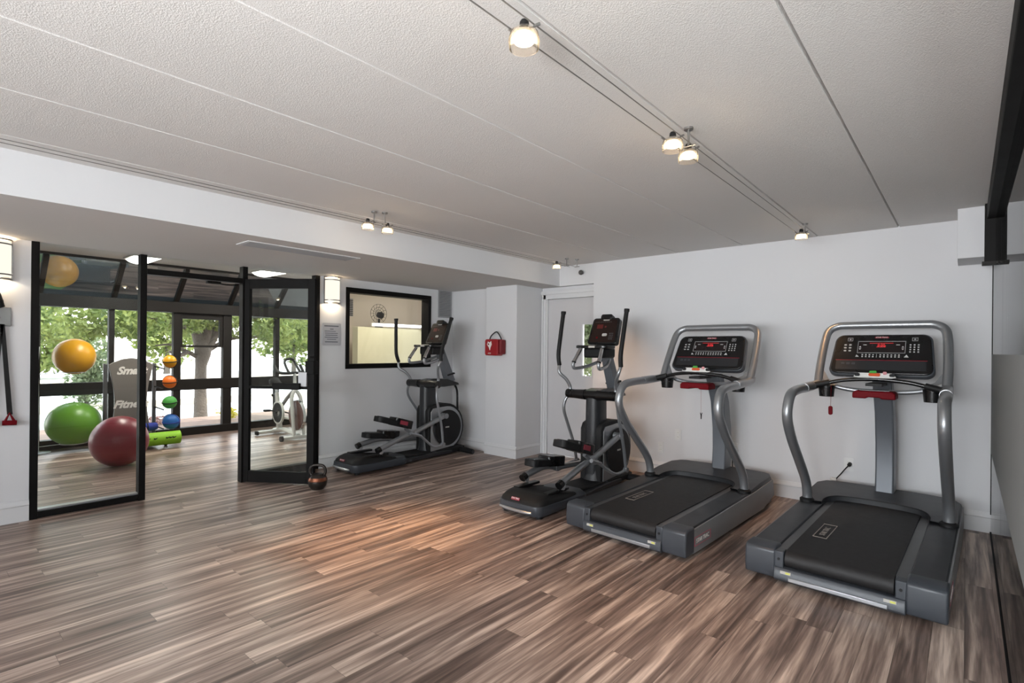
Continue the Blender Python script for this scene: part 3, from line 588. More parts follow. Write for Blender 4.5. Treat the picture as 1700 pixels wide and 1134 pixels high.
# ------------------------------------------------------------------ elliptical machines
def elliptical(label, tilt_r, tilt_l, up_r=True):
    t = thing('elliptical_machine', (0, 0, 0), label, 'elliptical machine', 'elliptical machines')
    W = .225
    # rear pod
    pod = MB(); rings = []
    lv = [(0.03, .0, .0), (.06, -.012, .004), (.10, -.004, .0), (.135, .05, -.02)]
    pl = lambda ins, yo: rrect(-W-ins, W+ins, .0-yo, .72, .07, 5)
    vs_ = []; fs_ = []
    for z, yo, ins in ((.022, .0, -.01), (.055, .02, .006), (.105, .012, .003), (.118, -.05, -.02), (.13, -.11, -.05)):
        vs_ += [(x_, y_, z+(.0 if y_ < .3 else -.018*(z > .1))) for x_, y_ in pl(ins, yo)]
    n = len(pl(0, 0))
    for r_ in range(4):
        for i in range(n): a = r_*n+i; b2 = r_*n+(i+1) % n; fs_.append((a, b2, b2+n, a+n))
    fs_ += [tuple(range(n-1, -1, -1)), tuple(4*n+i for i in range(n))]
    pod.add(vs_, fs_); po = obj('rear_housing', pod, M['slate'], t, sharp=50)
    capm = MB(); vs_ = []; fs_ = []
    for z, yo, ins in ((.104, .004, .000), (.130, -.008, -.005), (.156, -.04, -.018), (.174, -.085, -.035), (.178, -.12, -.06)):
        vs_ += [(x_, min(y_, .56), z-.07*max(0, (y_-.35)/.37)) for x_, y_ in pl(ins, yo)]
    for r_ in range(4):
        for i in range(n): a = r_*n+i; b2 = r_*n+(i+1) % n; fs_.append((a, b2, b2+n, a+n))
    fs_ += [tuple(range(n-1, -1, -1)), tuple(4*n+i for i in range(n))]
    capm.add(vs_, fs_)
    obj('housing_cap', capm, M['rubber'], po, sharp=50)
    obj('kick_strip', MB().tube([(-W+.035, -.012, .055), (-.08, -.028, .053), (.08, -.028, .053), (W-.07, -.018, .055)], [.009, .014, .014, .009], 10, smooth=4), M['strip'], po)
    obj('logo_badge', MB().prism(rrect(-.055, .035, -.006, .018, .006, 3), -.002, .004, 'z').xf(frame_m((-.02, .000, .130), (1, 0, 0), (0, .35, .7))), M['logo'], po)
    lt = MB(); text_mb(lt, 'STAR TRAC', .016, frame_m((-.03, .003, .137), (1, 0, 0), (0, .35, .7))@Matrix.Translation((0, 0, .005))); obj('logo', lt, M['white'], po)
    obj('foot', MB().cyl((W-.05, .06, 0), (W-.05, .06, .03), .028, 14), M['rubber'], t); obj('foot', MB().cyl((-W+.05, .06, 0), (-W+.05, .06, .03), .028, 14), M['rubber'], t)
    obj('base_rail', MB().box(-.13, .13, .60, 1.72, .03, .10), M['rubber'], t, bevel=.015); obj('base_wing', MB().prism([(-.22, .55), (-.15, 1.1), (-.13, 1.5), (.13, 1.5), (.15, 1.1), (.22, .55)], .024, .075, 'z'), M['char'], t, bevel=.01)
    for s in (-1, 1): obj('track', MB().box(min(s*.13, s*.19), max(s*.13, s*.19), .16, .46, .160, .184), M['gloss'], t, bevel=.004)
    obj('front_foot', MB().tube([(-.34, 1.66, .045), (-.2, 1.66, .05), (.2, 1.66, .05), (.34, 1.66, .045)], [.032, .036, .036, .032], 12), M['rubber'], t); obj('foot_glide', MB().cyl((.335, 1.66, .045), (.35, 1.66, .045), .022, 12), M['char'], t)
    # column
    cl_ = MB(); q = []; N_ = 24
    for z, hx_, hy, yc in ((.06, .085, .12, 1.20), (.35, .082, .125, 1.20), (.60, .085, .12, 1.20), (.93, .082, .115, 1.20)):
        q += [(hx_*math.copysign(abs(math.cos(2*PI*k/N_))**.75, math.cos(2*PI*k/N_)), yc+hy*math.copysign(abs(math.sin(2*PI*k/N_))**.75, math.sin(2*PI*k/N_)), z) for k in range(N_)]
    cl_.add(q, [tuple(range(N_-1, -1, -1)), tuple(3*N_+k for k in range(N_))]+[(r_*N_+k, r_*N_+(k+1) % N_, (r_+1)*N_+(k+1) % N_, (r_+1)*N_+k) for r_ in range(3) for k in range(N_)])
    obj('column', cl_, M['char'], t); obj('boot', MB().lathe([(.14, .04), (.135, .08), (.115, .12), (.10, .30)], (0, 1.19, 0), 28), M['char'], t)
    obj('column_cap', MB().prism([(1.06, .93), (1.08, .975), (1.22, .995), (1.45, .985), (1.64, .93), (1.66, .90), (1.40, .885), (1.10, .89)], -.085, .085, 'x'), M['gloss'], t, bevel=.012, seg=3)
    for s in (-1, 1): obj('pivot_hub', MB().tube([(s*.07, 1.11, .935), (s*.20, 1.11, .935), (s*.285, 1.11, .935)], [.052, .045, .047], 20), M['gloss'], t)
    # flywheel shells
    oc = [(1.10, .055), (1.10, .60), (1.13, .655), (1.20, .675)] + [(1.40+.305*math.sin(a), .365+.31*math.cos(a)) for a in [PI*k/14 for k in range(0, 12)]] + [(1.45, .055)]
    ic = [(1.135, .09), (1.135, .58), (1.17, .625)] + [(1.40+.270*math.sin(a), .365+.275*math.cos(a)) for a in [PI*k/14 for k in range(0, 13)]]
    obj('drive_shroud', MB().prism(oc, -.12, .12, 'x'), M['rubber'], t, bevel=.012)
    for s in (-1, 1):
        obj('shroud_trim', MB().prism(ic, s*.118, s*.128, 'x'), M['silver'] if s > 0 else M['silver'], t, bevel=.003)
        obj('crank_disk', MB().lathe([(.001, 0), (.222, 0), (.228, s*.012), (.220, s*.022), (.06, s*.028), (.001, s*.028)], (s*.128, 1.405, .365), 48, 'x'), M['rubber'], t)
        obj('disk_badge', MB().box(min(s*.157, s*.161), max(s*.157, s*.161), 1.35, 1.41, .37, .385), M['logow'], t)
    obj('cable_guard', MB().tube([(0, 1.62, .93), (0, 1.69, .82), (0, 1.70, .62), (0, 1.71, .45), (0, 1.69, .30)], .014, 10, smooth=4), M['rubber'], t)
    # arms
    for s in (-1, 1):
        u = (s > 0) == up_r
        jt = (s*.20, .78, .36 if u else .240); ck = (s*.20, 1.30, .53) if u else (s*.20, 1.50, .20); pv = (s*.155,)+ck[1:]
        am = MB().tube([(s*.20, .33, .240), (s*.20, .55, .31 if u else .275), (s*.20, .70, .352 if u else .265), jt], [.030, .030, .027, .025], 14, smooth=4)
        a1 = obj('stride_arm', am, M['silver'], t); obj('arm_end', MB().cyl((s*.20, .335, .242), (s*.20, .29, .224), .034, 16), M['gloss'], a1)
        obj('track_wheel', MB().cyl((s*.18, .34, .208), (s*.22, .34, .208), .024, 18), M['lplate'], a1); obj('wheel_fork', MB().tube([(s*.20, .36, .24), (s*.20, .34, .208)], .010, 8), M['silver'], a1)
        obj('drive_arm', MB().tube([jt, ck], [.030, .027], 14), M['silver'], t); obj('crank_pin', MB().cyl((s*.15, ck[1], ck[2]), (s*.235, ck[1], ck[2]), .033, 18), M['silver'], t)
        obj('joint_clamp', MB().tube([(s*.17, .80, jt[2]), (s*.25, .80, jt[2])], .030, 14).tube([(s*.25, .72, jt[2]+.02), (s*.25, .88, jt[2]-.03)], .018, 10), M['silver'], t)
        # pedal
        py, pz = (.49, .535) if u else (.60, .325)
        sl_ = -.28 if u else -.12
        pm = frame_m((s*.20, py, pz), (1, 0, 0), (0, math.cos(sl_), math.sin(sl_)))
        pd = MB().prism(rrect(-.075, .075, -.22, .20, .05, 5), -.034, .026, 'z').xf(pm); pe = obj('pedal', pd, M['rubber'], t, bevel=.006)
        obj('pedal_tread', MB().prism(rrect(-.058, .058, -.19, .17, .04, 5), .026, .032, 'z').xf(pm), M['char'], pe)
        hb = MB().prism(rrect(-.078, .078, 0.0, .26, .03, 4), -.038, .058, 'z').xf(pm); pc = obj('toe_cup', hb, M['gloss'], pe, bevel=.008)
        obj('logo_badge', MB().box(min(s*.0775, s*.082), max(s*.0775, s*.082), .06, .17, -.008, .036).xf(pm), M['logo'], pe)
        obj('pedal_post', MB().tube([(s*.20, py+.19, pz-.05-.05*u), (s*.20, .80, jt[2])], .018, 10), M['silver'], t)
        # swinging handle, turned about its pivot
        th = math.radians(tilt_r if s > 0 else tilt_l); P0 = Vector((0, 1.11, .935))
        def rr(p):
            v = Vector(p)-P0; return (v.x, P0.y+v.y*math.cos(th)+v.z*math.sin(th), P0.z-v.y*math.sin(th)+v.z*math.cos(th))
        lowp = [(s*.262, 1.11, .93), (s*.30, 1.085, .86), (s*.315, 1.09, .76), (s*.31, 1.16, .60), (s*.30, 1.24, .42), (s*.295, 1.30, .22)]
        upp = [(s*.262, 1.11, .93), (s*.262, 1.12, 1.0), (s*.285, 1.08, 1.08), (s*.335, 1.03, 1.15), (s*.350, 1.05, 1.24), (s*.352, 1.04, 1.33)]
        gp = [(s*.349, 1.05, 1.22), (s*.352, 1.035, 1.33), (s*.354, 1.07, 1.52), (s*.356, 1.12, 1.755)]
        h1 = obj('swing_handle', MB().tube([rr(p_) for p_ in upp], .0165, 12, smooth=5), M['silver'], t)
        obj('grip', MB().tube([rr(p_) for p_ in gp], .0215, 14, smooth=4), M['rubber'], h1); obj('grip_cap', MB().tube([rr((s*.356, 1.12, 1.745)), rr((s*.356, 1.123, 1.772))], .026, 14), M['rubber'], h1)
        lo_end = rr((s*.295, 1.30, .22))
        obj('handle_lever', MB().tube([rr(p_) for p_ in lowp], .0155, 12, smooth=5), M['silver'], t)
        obj('handle_link', MB().tube([lo_end, (s*.285, (lo_end[1]+.8)/2+.05, min(lo_end[2], jt[2])-.01), (s*.25, .90, jt[2]-.05), (s*.25, .82, jt[2])], .015, 10, smooth=5), M['silver'], t)
        obj('link_bolt', MB().cyl((s*.275, lo_end[1], lo_end[2]), (s*.315, lo_end[1], lo_end[2]), .024, 14), M['silver'], t)
    # neck and console
    nk = MB().hexa([(-.052, 1.50, .93), (.052, 1.50, .93), (.052, 1.62, .96), (-.052, 1.62, .96), (-.045, 1.31, 1.40), (.045, 1.31, 1.40), (.045, 1.40, 1.42), (-.045, 1.40, 1.42)]); obj('neck', nk, mat_mast, t, bevel=.015, seg=3)
    obj('neck_collar', MB().hexa([(-.06, 1.475, 1.02), (.06, 1.475, 1.02), (.06, 1.60, 1.045), (-.06, 1.60, 1.045), (-.06, 1.467, 1.04), (.06, 1.467, 1.04), (.06, 1.592, 1.065), (-.06, 1.592, 1.065)]), M['rubber'], t, bevel=.004)
    ca = math.radians(68); cx = frame_m((0, 1.33, 1.57), (1, 0, 0), (0, math.cos(ca), math.sin(ca)))
    pl = [(x_*(1-.10*(y_+.13)/.28), y_) for x_, y_ in rrect(-.17, .17, -.14, .15, .03, 4)]
    con = obj('console', MB().prism(pl, -.06, 0, 'z').xf(cx), M['gloss'], t, bevel=.006)
    obj('console_panel', MB().prism([(x_*.86, y_*.86) for x_, y_ in pl], 0, .0015, 'z').xf(cx), mat_cpan, con)
    obj('readout', MB().box(-.09, -.02, .03, .075, .0015, .003).box(0, .02, .04, .06, .0015, .003).xf(cx), mat_dimled, con)
    obj('console_key', MB().prism(rrect(-.01, .045, -.055, -.025, .01, 3), .0015, .005, 'z').xf(cx), M['logow'], con); obj('start_key', MB().prism(rrect(-.075, -.055, -.08, -.06, .006, 3), .0015, .005, 'z').xf(cx), M['red'], con)
    kk = MB()
    for r_ in range(4):
        for c_ in range(3): kk.box(.07+c_*.017, .08+c_*.017, -.09+r_*.02, -.08+r_*.02, .0015, .003)
    for k in range(9): kk.box(-.12+k*.022, -.108+k*.022, .10, .106, .0015, .003)
    obj('keypad', kk.xf(cx), M['greyp'], con)
    obj('fan_vent', MB().prism(rrect(-.06, .07, .13, .185, .02, 4), -.05, .02, 'z').xf(cx), M['gloss'], con, bevel=.006)
    obj('logo_badge', MB().prism(rrect(-.03, .04, .118, .132, .005, 3), 0, .004, 'z').xf(cx), M['logow'], con)
    obj('tray', MB().prism(rrect(-.19, .17, 1.08, 1.30, .05, 5), 1.395, 1.425, 'z'), M['gloss'], t, bevel=.008); obj('tray_box', MB().box(-.13, .12, 1.15, 1.36, 1.30, 1.40), M['rubber'], t, bevel=.02, seg=3)
    obj('tray_badge', MB().box(-.02, .05, 1.075, 1.08, 1.40, 1.42), M['logow'], t)
    for s in (-1, 1):
        hl = MB().tube([(s*.04, 1.38, 1.28), (s*.10, 1.22, 1.22), (s*.14, 1.04, 1.195), (s*.145, 1.0, 1.215), (s*.142, 1.01, 1.27), (s*.12, 1.10, 1.40)], .0165, 12, smooth=5); ho = obj('fixed_handle', hl, M['silver'], t)
        obj('pulse_grip', MB().tube([(s*.143, 1.005, 1.26), (s*.122, 1.09, 1.385)], .019, 12), M['chrome'], ho); obj('grip_band', MB().tube([(s*.1432, 1.004, 1.252), (s*.1425, 1.008, 1.264)], .0215, 12), M['rubber'], ho)
    return t
mat_cpan = mat('console_brown', (.018, .009, .007), .5, spec=.2); mat_dimled = mat('dim_red_display', (.10, .01, .01), .3)
E1 = elliptical('elliptical machine standing beside the left treadmill in front of the back wall', 2, 0); E1.location = (-2.80, 3.33, 0)
E2 = elliptical('elliptical machine below the interior window against the left wall', 9, -12); E2.location = (-5.17, 3.16, 0)

# ------------------------------------------------------------------ cable lights
def lamp_head(loc, label, grp):
    t = thing('cable_spotlight', loc, label, 'spotlight', grp)
    obj('socket', MB().lathe([(.001, .040), (.010, .040), (.014, .034), (.016, .015), (.012, .0), (.001, .0)], (0, 0, 0), 18), M['rubber'], t)
    obj('reflector', MB().lathe([(.014, .012), (.024, .008), (.034, -.004), (.036, -.008)], (0, 0, 0), 24), M['chrome'], t)
    obj('bulb', MB().lathe([(.001, .0), (.024, -.002), (.034, -.014), (.030, -.026), (.018, -.031), (.001, -.032)], (0, 0, 0), 24), M['bulb'], t)
    obj('glass_shade', MB().lathe([(.030, .012), (.043, .0), (.048, -.024), (.045, -.046), (.042, -.046), (.045, -.024), (.040, .0), (.028, .010)], (0, 0, 0), 28), M['lampglass'], t)
    obj('bracket', MB().tube([(-.044, -.02, .020), (-.034, 0, .006), (-.018, 0, .012), (.018, 0, .012), (.034, 0, .006), (.044, .02, .020)], .0028, 8), M['nickel'], t)
    for s in (-1, 1): obj('cable_clamp', MB().tube([(s*.034, s*.006, .012), (s*.044, s*.02, .022)], .005, 8), M['nickel'], t)
    return t
GA, GB = 'spotlights on the ceiling cable pair over the machines', 'spotlights on the cable pair beside the white beam'
A0 = lamp_head((-1.022, 1.222, 2.335), 'nearest and largest lit cable spotlight, at the top middle of the photo', GA)
B0 = None
la = [(-1.022, 2.285, 'lit cable spotlight just left of the ceiling rod in the middle of the cables'), (-1.022, 2.462, 'lit cable spotlight just below the ceiling rod in the middle of the cables'), (-1.022, 4.745, 'lit cable spotlight at the far end of the cables, above the back wall')]
lb_ = [(-3.503, 2.330, 'lit spotlight left of the ceiling rods beside the white beam'), (-3.503, 2.512, 'lit spotlight right of the ceiling rods beside the white beam'), (-3.503, 4.80, 'small lit spotlight in the far corner above the door recess')]
heads = [A0]
for x, y, l in la+lb_:
    o = copy_tree(A0); o.location = (x, y, 2.335); o['label'] = l; o['group'] = GA if x > -2 else GB; heads.append(o)
for o in heads:
    x, y = o.location.x, o.location.y
    tg = {0: ((-1.0, 1.9, 0), 14), 1: ((-1.2, 2.6, 0), 16), 2: ((-1.6, 2.9, 0), 16), 3: ((-1.2, 5.0, 0), 16), 4: ((-3.1, 2.05, 0), 60), 5: ((-3.0, 2.5, 0), 60), 6: ((-3.0, 5.3, .9), 34)}[heads.index(o)]
    light('spot_beam', 'SPOT', (x, y, 2.30), tg[1], (1, .52, .20), .02, target=tg[0], spot=math.radians(58), blend=1)
    light('bulb_glow', 'POINT', (x, y, 2.305), .9, (1, .80, .55), .02)
for x, ya, yb, lab in ((-1.057, -3.15, 4.88, 'left steel cable of the pair over the machines'), (-.988, -3.15, 4.88, 'right steel cable of the pair over the machines'), (-3.535, -3.15, 5.1, 'left steel cable of the pair beside the white beam'), (-3.470, -3.15, 5.1, 'right steel cable of the pair beside the white beam')):
    tag(obj('light_cable', MB().tube([(x, ya, 2.352), (x, yb, 2.352)], .0022, 8), M['cable']), lab+', stretched under the ceiling', 'cable', 'lighting cables')
def rod(x, y, lab, copy=None):
    if copy: o = copy_tree(copy); o.location = (x, y, 2.44); o['label'] = lab; return o
    t = thing('cable_standoff', (x, y, 2.44), lab, 'ceiling rod', 'rods holding the lighting cables')
    obj('canopy', MB().lathe([(.001, 0), (.022, 0), (.022, -.010), (.018, -.013), (.001, -.013)], (0, 0, 0), 20), M['nickel'], t)
    obj('rod', MB().cyl((0, 0, -.012), (0, 0, -.088), .0055, 12), M['nickel'], t); obj('clamp', MB().tube([(-.034, 0, -.088), (.034, 0, -.088)], .004, 8), M['nickel'], t)
    return t
r1 = rod(-1.010, 2.434, 'short metal rod between the two middle spotlights over the machines')
rod(-1.02, 4.86, 'metal rod at the far end of the cables over the machines', r1); rod(-3.50, 2.385, 'left of the two rods between the spotlights beside the beam', r1); rod(-3.46, 2.455, 'right of the two rods between the spotlights beside the beam', r1)
rod(-3.52, 5.02, 'left of the two rods in the far corner above the door recess', r1); rod(-3.46, 5.14, 'right of the two rods in the far corner above the door recess', r1)

# ------------------------------------------------------------------ sconces
def sconce(loc, label):
    t = thing('wall_sconce', loc, label, 'wall sconce', 'half-round lit wall sconces')
    obj('backplate', MB().box(0, .012, -.085, .085, -.15, .15), M['nickel'], t)
    obj('diffuser', MB().lathe([(.088, -.135), (.088, .135)], (.012, 0, 0), 24, 'z', -PI/2, PI/2), M['sconce'], t)
    for z0, z1 in ((-.155, -.143), (-.120, -.110), (.110, .120), (.143, .155)): obj('band', MB().lathe([(.090, z0), (.095, z0), (.095, z1), (.090, z1), (.090, z0)], (.010, 0, 0), 24, 'z', -PI/2, PI/2), M['nickel'], t)
    for yy in (-.088, .088): obj('edge_strip', MB().box(.004, .02, yy-.006, yy+.006, -.155, .155), M['nickel'], t)
    light('sconce_glow', 'POINT', (loc[0]+.05, loc[1], loc[2]+.13), 2.2, (1, .74, .46), .02); light('sconce_glow', 'POINT', (loc[0]+.05, loc[1], loc[2]-.13), 1.5, (1, .80, .55), .02)
    return t
sconce((XL, 3.215, 2.035), 'lit half-round sconce between the glass door and the interior window'); sconce((XL, .44, 2.02), 'lit half-round sconce cut by the left edge of the photo')

# ------------------------------------------------------------------ small wall items
t = thing('notice_sign', (XL, 3.225, 1.53), 'grey notice sign with dark lines of text below the right sconce', 'sign')
obj('sign_board', MB().prism(rrect(-.115, .115, -.13, .13, .012, 3), 0, .006, 'x'), M['sign'], t)
tx = MB()
for k, (z, w_, h_) in enumerate(((.095, .095, .012), (.06, .022, .009), (.035, .055, .007), (.012, .085, .007), (-.010, .080, .008), (-.035, .088, .008), (-.058, .06, .007), (-.088, .085, .010))): tx.box(.006, .0068, -w_ if k != 2 else -.09, w_*.9, z-h_/2, z+h_/2)
obj('printed_lines', tx, M['ink'], t)
t = thing('vent_grille', (XL, 4.96, 2.0), 'tall grey vent grille high on the left wall above the elliptical machine', 'vent')
vm = MB()
for k in range(18): vm.box(.004, .010, -.11, .11, -.175+k*.0195, -.163+k*.0195)
obj('louvers', vm, M['vent'], t); obj('grille_frame', MB().box(0, .012, -.125, -.108, -.19, .19).box(0, .012, .108, .125, -.19, .19).box(0, .012, -.11, .11, .175, .19).box(0, .012, -.11, .11, -.19, -.176), M['vent'], t); obj('backing', MB().box(0, .003, -.11, .11, -.18, .18), M['ventd'], t)
# AED case
t = thing('defibrillator_case', (-4.60, 5.03, 1.40), 'red first-aid defibrillator case with black handle hung on the white column', 'case')
obj('case', MB().prism(rrect(-.125, .10, -.105, .105, .03, 5), -.115, -.002, 'y'), M['aed'], t, bevel=.008, seg=3); obj('side_pocket', MB().box(.095, .150, -.105, -.006, -.09, .10), M['aedd'], t, bevel=.02, seg=3)
obj('handle', MB().tube([(-.08, -.07, .10), (-.05, -.07, .15), (.02, -.07, .195), (.06, -.07, .19), (.10, -.06, .13), (.115, -.055, .09)], .008, 8, smooth=4), M['rubber'], t)
em = MB().prism([(a+.02, b) for a, b in [(-.10, .035), (-.085, .075), (-.06, .06), (-.03, .08), (-.02, .035), (-.04, .0), (-.052, -.04), (-.068, .0)]], -.119, -.1155, 'y'); obj('heart_symbol', em, M['white'], t); obj('symbol_eye', MB().cyl((-.055, -.1195, .04), (-.055, -.1185, .04), .012, 12), M['aedd'], t)
em = MB(); text_mb(em, 'AED', .028, frame_m((-.04, -.1165, -.078), (1, 0, 0), (0, 0, 1))); obj('lettering', em, M['white'], t)
# outlets
def outlet(loc, label, rz=0, sw=False):
    t = thing('wall_outlet', loc, label, 'outlet', 'white wall outlets', rz)
    obj('cover_plate', MB().prism(rrect(-.035, .035, -.058, .058, .006, 3), -.006, 0, 'y'), M['plate'], t)
    s_ = MB()
    for z in (-.022, .022): s_.prism(rrect(-.014, .014, z-.014, z+.014, .006, 3), -.0075, -.005, 'y')
    so = obj('socket_face', s_, M['sw'], t); q = MB()
    for z in (-.022, .022): q.box(-.007, -.005, -.0082, -.007, z-.004, z+.006).box(.005, .007, -.0082, -.007, z-.004, z+.006)
    obj('slots', q, M['ventd'], so); return t
outlet((-2.553, YB, .31), 'lower white outlet on the back wall behind the left treadmill'); outlet((-2.354, YB, .47), 'upper white outlet on the back wall behind the left treadmill')
outlet((-.785, YB, .385), 'white outlet with a black plug behind the right treadmill'); outlet((XL, 4.19, .44), 'white outlet on the left wall behind the lower elliptical machine', PI/2); outlet((-1.765, YB, .40), 'white outlet with a black plug right of the left treadmill mast')
def cord(pts, loc, lab):
    t = thing('power_cord', loc, lab, 'power cord', 'treadmill power cords'); obj('plug', MB().cyl((0, -.007, 0), (0, -.045, -.005), .016, 12), M['rubber'], t); obj('cord', MB().tube(pts, .005, 8, smooth=5), M['rubber'], t); return t
cord([(0, -.04, -.005), (-.02, -.07, -.03), (-.06, -.075, -.09), (-.10, -.07, -.15), (-.13, -.06, -.25), (-.12, -.05, -.37)], (-.775, YB, .395), 'black power cord plugged in behind the right treadmill')
tag(obj('cable_tag', MB().box(-.915, -.865, YB-.085, YB-.055, .235, .262), M['sw'], bevel=.006), 'white wrap on the black power cord', 'cable tie')
cord([(0, -.04, -.005), (.0, -.06, -.03), (.0, -.06, -.15), (.01, -.06, -.33)], (-1.765, YB, .415), 'black power cord plugged in behind the left treadmill')
# small camera sensor on the beam end
t = thing('motion_sensor', (-3.60, YB, 2.33), 'small dark sensor on the white wall above the door recess', 'sensor'); obj('mount', MB().cyl((0, 0, 0), (0, -.03, 0), .014, 12), M['lplate'], t); obj('sensor_head', MB().sphere((.005, -.05, 0), .03, 16), mat('sensor_dark', (.07, .065, .06), .4), t)
# recessed vent in the soffit
t = thing('ceiling_vent', (-4.27, 2.20, ZS), 'long white slot vent recessed in the soffit near the beam edge', 'vent')
obj('vent_frame', MB().box(-.115, -.092, -.49, .49, -.006, .0).box(.092, .115, -.49, .49, -.006, .0).box(-.092, .092, -.49, -.465, -.006, 0).box(-.092, .092, .465, .49, -.006, 0), M['trim'], t); vm = MB()
for k in range(7): vm.hexa([(-.085+k*.026, -.465, -.010), (-.080+k*.026, -.465, -.010), (-.080+k*.026, .465, -.010), (-.085+k*.026, .465, -.010), (-.075+k*.026, -.465, -.001), (-.070+k*.026, -.465, -.001), (-.070+k*.026, .465, -.001), (-.075+k*.026, .465, -.001)])
obj('slats', vm, M['vent'], t); obj('backing', MB().box(-.09, .09, -.465, .465, -.002, .0), M['vent'], t)
# suspension straps at the far left
t = thing('suspension_trainer', (XL, .455, 1.60), 'black and red suspension straps hanging from a steel wall plate at left edge', 'strap trainer')
obj('wall_plate', MB().prism(rrect(-.08, .075, -.085, .06, .006, 3), 0, .012, 'x'), mat('plate_steel', (.20, .20, .20), .4, metal=.6), t, bevel=.002); obj('strap_bundle', MB().tube([(.05, -.05, .22), (.055, -.02, .16), (.05, -.01, .10), (.05, .01, .05)], [.02, .03, .04, .03], 12, smooth=4), M['rubber'], t)
obj('anchor_ring', MB().tube([(.02, -.01, .02), (.05, -.02, .0), (.05, .0, -.03), (.02, .01, -.02)], .007, 8, smooth=4), M['chrome'], t)
st = MB()
for dy0, dy1 in ((.0, -.055), (.005, .05)): st.hexa([(.02, .022+dy1*0-.012+dy0, -.07), (.024, .022-.012+dy0, -.07), (.024, .022+.012+dy0, -.07), (.02, .022+.012+dy0, -.07), (.02, .022+dy1-.016, -.76), (.024, .022+dy1-.016, -.76), (.024, .022+dy1+.016, -.76), (.02, .022+dy1+.016, -.76)])
obj('strap', st, M['rubber'], t)
for dy in (-.03, .075): obj('strap_handle', MB().tube([(.03, dy-.045, -.82), (.03, dy+.035, -.825)], .019, 12).tube([(.03, dy-.035, -.82), (.025, dy-.005, -.75), (.03, dy+.025, -.82)], .010, 8), M['red'], t)

# ------------------------------------------------------------------ kettlebell doorstop
t = thing('kettlebell', (-4.765, 2.635, 0), 'dark kettlebell on the floor propping the folded glass door', 'kettlebell')
obj('bell', MB().lathe([(.001, .0), (.055, .0), (.083, .035), (.090, .075), (.080, .12), (.05, .150), (.001, .158)], (0, 0, 0), 32), M['brass'], t)
obj('colour_band', MB().lathe([(.082, .118), (.086, .105), (.0905, .095), (.0895, .085)], (0, 0, 0), 32), M['copper'], t)
hx_ = [(-.055, .0, .125), (-.075, 0, .17), (-.062, 0, .215), (-.03, 0, .232), (.03, 0, .232), (.062, 0, .215), (.075, 0, .17), (.055, 0, .125)]
obj('handle', MB().tube([(x*math.cos(.7), x*math.sin(.7), z) for x, y, z in hx_], .014, 14, smooth=4), M['brass'], t)

# ------------------------------------------------------------------ studio gear
tag(obj('exercise_ball', MB().sphere((-7.31, 1.61, .285), .282, 48, 1.01), M['redball']), 'large dark red exercise ball resting on the studio floor', 'exercise ball', 'exercise balls')
tag(obj('exercise_ball', MB().sphere((-8.78, 1.443, .354), .293, 48, .95), M['green']), 'green exercise ball low on the wire rack', 'exercise ball', 'exercise balls')
yb = obj('exercise_ball', MB().sphere((-8.78, 1.443, 1.227), .225, 48, 1.03), M['yellow']); tag(yb, 'yellow exercise ball high on the wire rack', 'exercise ball', 'exercise balls')
tx = MB()
for k, (a, z) in enumerate(((-.62, .09), (-.55, .02), (-.42, -.05), (-.30, -.10), (-.5, -.09))): tx.sphere((-8.0+.228*math.cos(a)*.95, 1.315+.228*math.sin(a)*.95, 1.245+z), .012, 8)
tr = thing('ball_rack', (-8.78, 1.443, 0), 'thin pale wire rack holding the green and yellow exercise balls', 'ball rack')
wm = mat('pale_wire', (.62, .66, .65), .4)
for z, r in ((.101, .14), (1.022, .12)):
    obj('ring', MB().tube([(r*math.cos(2*PI*k/32), r*math.sin(2*PI*k/32), z) for k in range(33)], .004, 8), wm, tr); obj('ring_arm', MB().tube([(0, -r, z), (-.10, -.33, z-.02)], .004, 6), wm, tr)
obj('upright', MB().tube([(-.10, -.33, 0), (-.10, -.33, .5), (-.10, -.34, 1.1), (-.10, -.33, 1.35)], .004, 8, smooth=4), wm, tr)
obj('foot_plate', MB().lathe([(.001, 0), (.12, 0), (.12, .008), (.001, .012)], (-.10, -.33, 0), 24), wm, tr)
# accessory tower
t = thing('accessory_tower', (-8.64, 2.005, 0), 'taupe accessory tower with white Smart Fitness lettering', 'storage tower')
N_ = 16; L_ = []; R_ = []
for k in range(N_+1): z = .10+1.02*k/N_; w_ = .248-.067*math.sin(PI*k/N_)**1.2; L_.append((-w_, z)); R_.append((w_, z))
pl = R_ + [(.20, 1.15), (.10, 1.195), (0, 1.21), (-.10, 1.195), (-.20, 1.15)] + L_[::-1]
obj('front_panel', MB().prism(pl, .06, .10, 'x'), M['tower'], t, bevel=.006)
for y in (-.276, .276): obj('side_post', MB().box(.02, .07, y-.022, y+.022, .06, 1.135), M['greyp'], t, bevel=.012)
tx = MB(); text_mb(tx, 'Smart', .138, frame_m((.103, -.165, 1.035), (0, 1, 0), (0, 0, 1)), shear=.35, align='LEFT', off=.006); text_mb(tx, 'Fitness', .138, frame_m((.103, -.20, .585), (0, 1, 0), (0, 0, 1)), shear=.35, align='LEFT', off=.006)
obj('lettering', tx, M['white'], t)
obj('base', MB().box(-.22, .28, -.27, .27, .055, .10), M['greyp'], t, bevel=.01)
for x, y in ((.27, .36), (.27, -.25), (-.18, .33), (-.18, -.25)): obj('caster', MB().cyl((x, y-.015, .03), (x, y+.015, .03), .03, 16), M['rubber'], t); obj('caster_arm', MB().tube([(x-.02, y-.06, .075), (x, y, .06)], .012, 8), M['strip'], t)
for z in (1.07, .79, .505, .24): obj('ball_peg', MB().tube([(.06, .276, z+.02), (.18, .32, z), (.26, .335, z-.01)], .009, 8), M['rubber'], t)
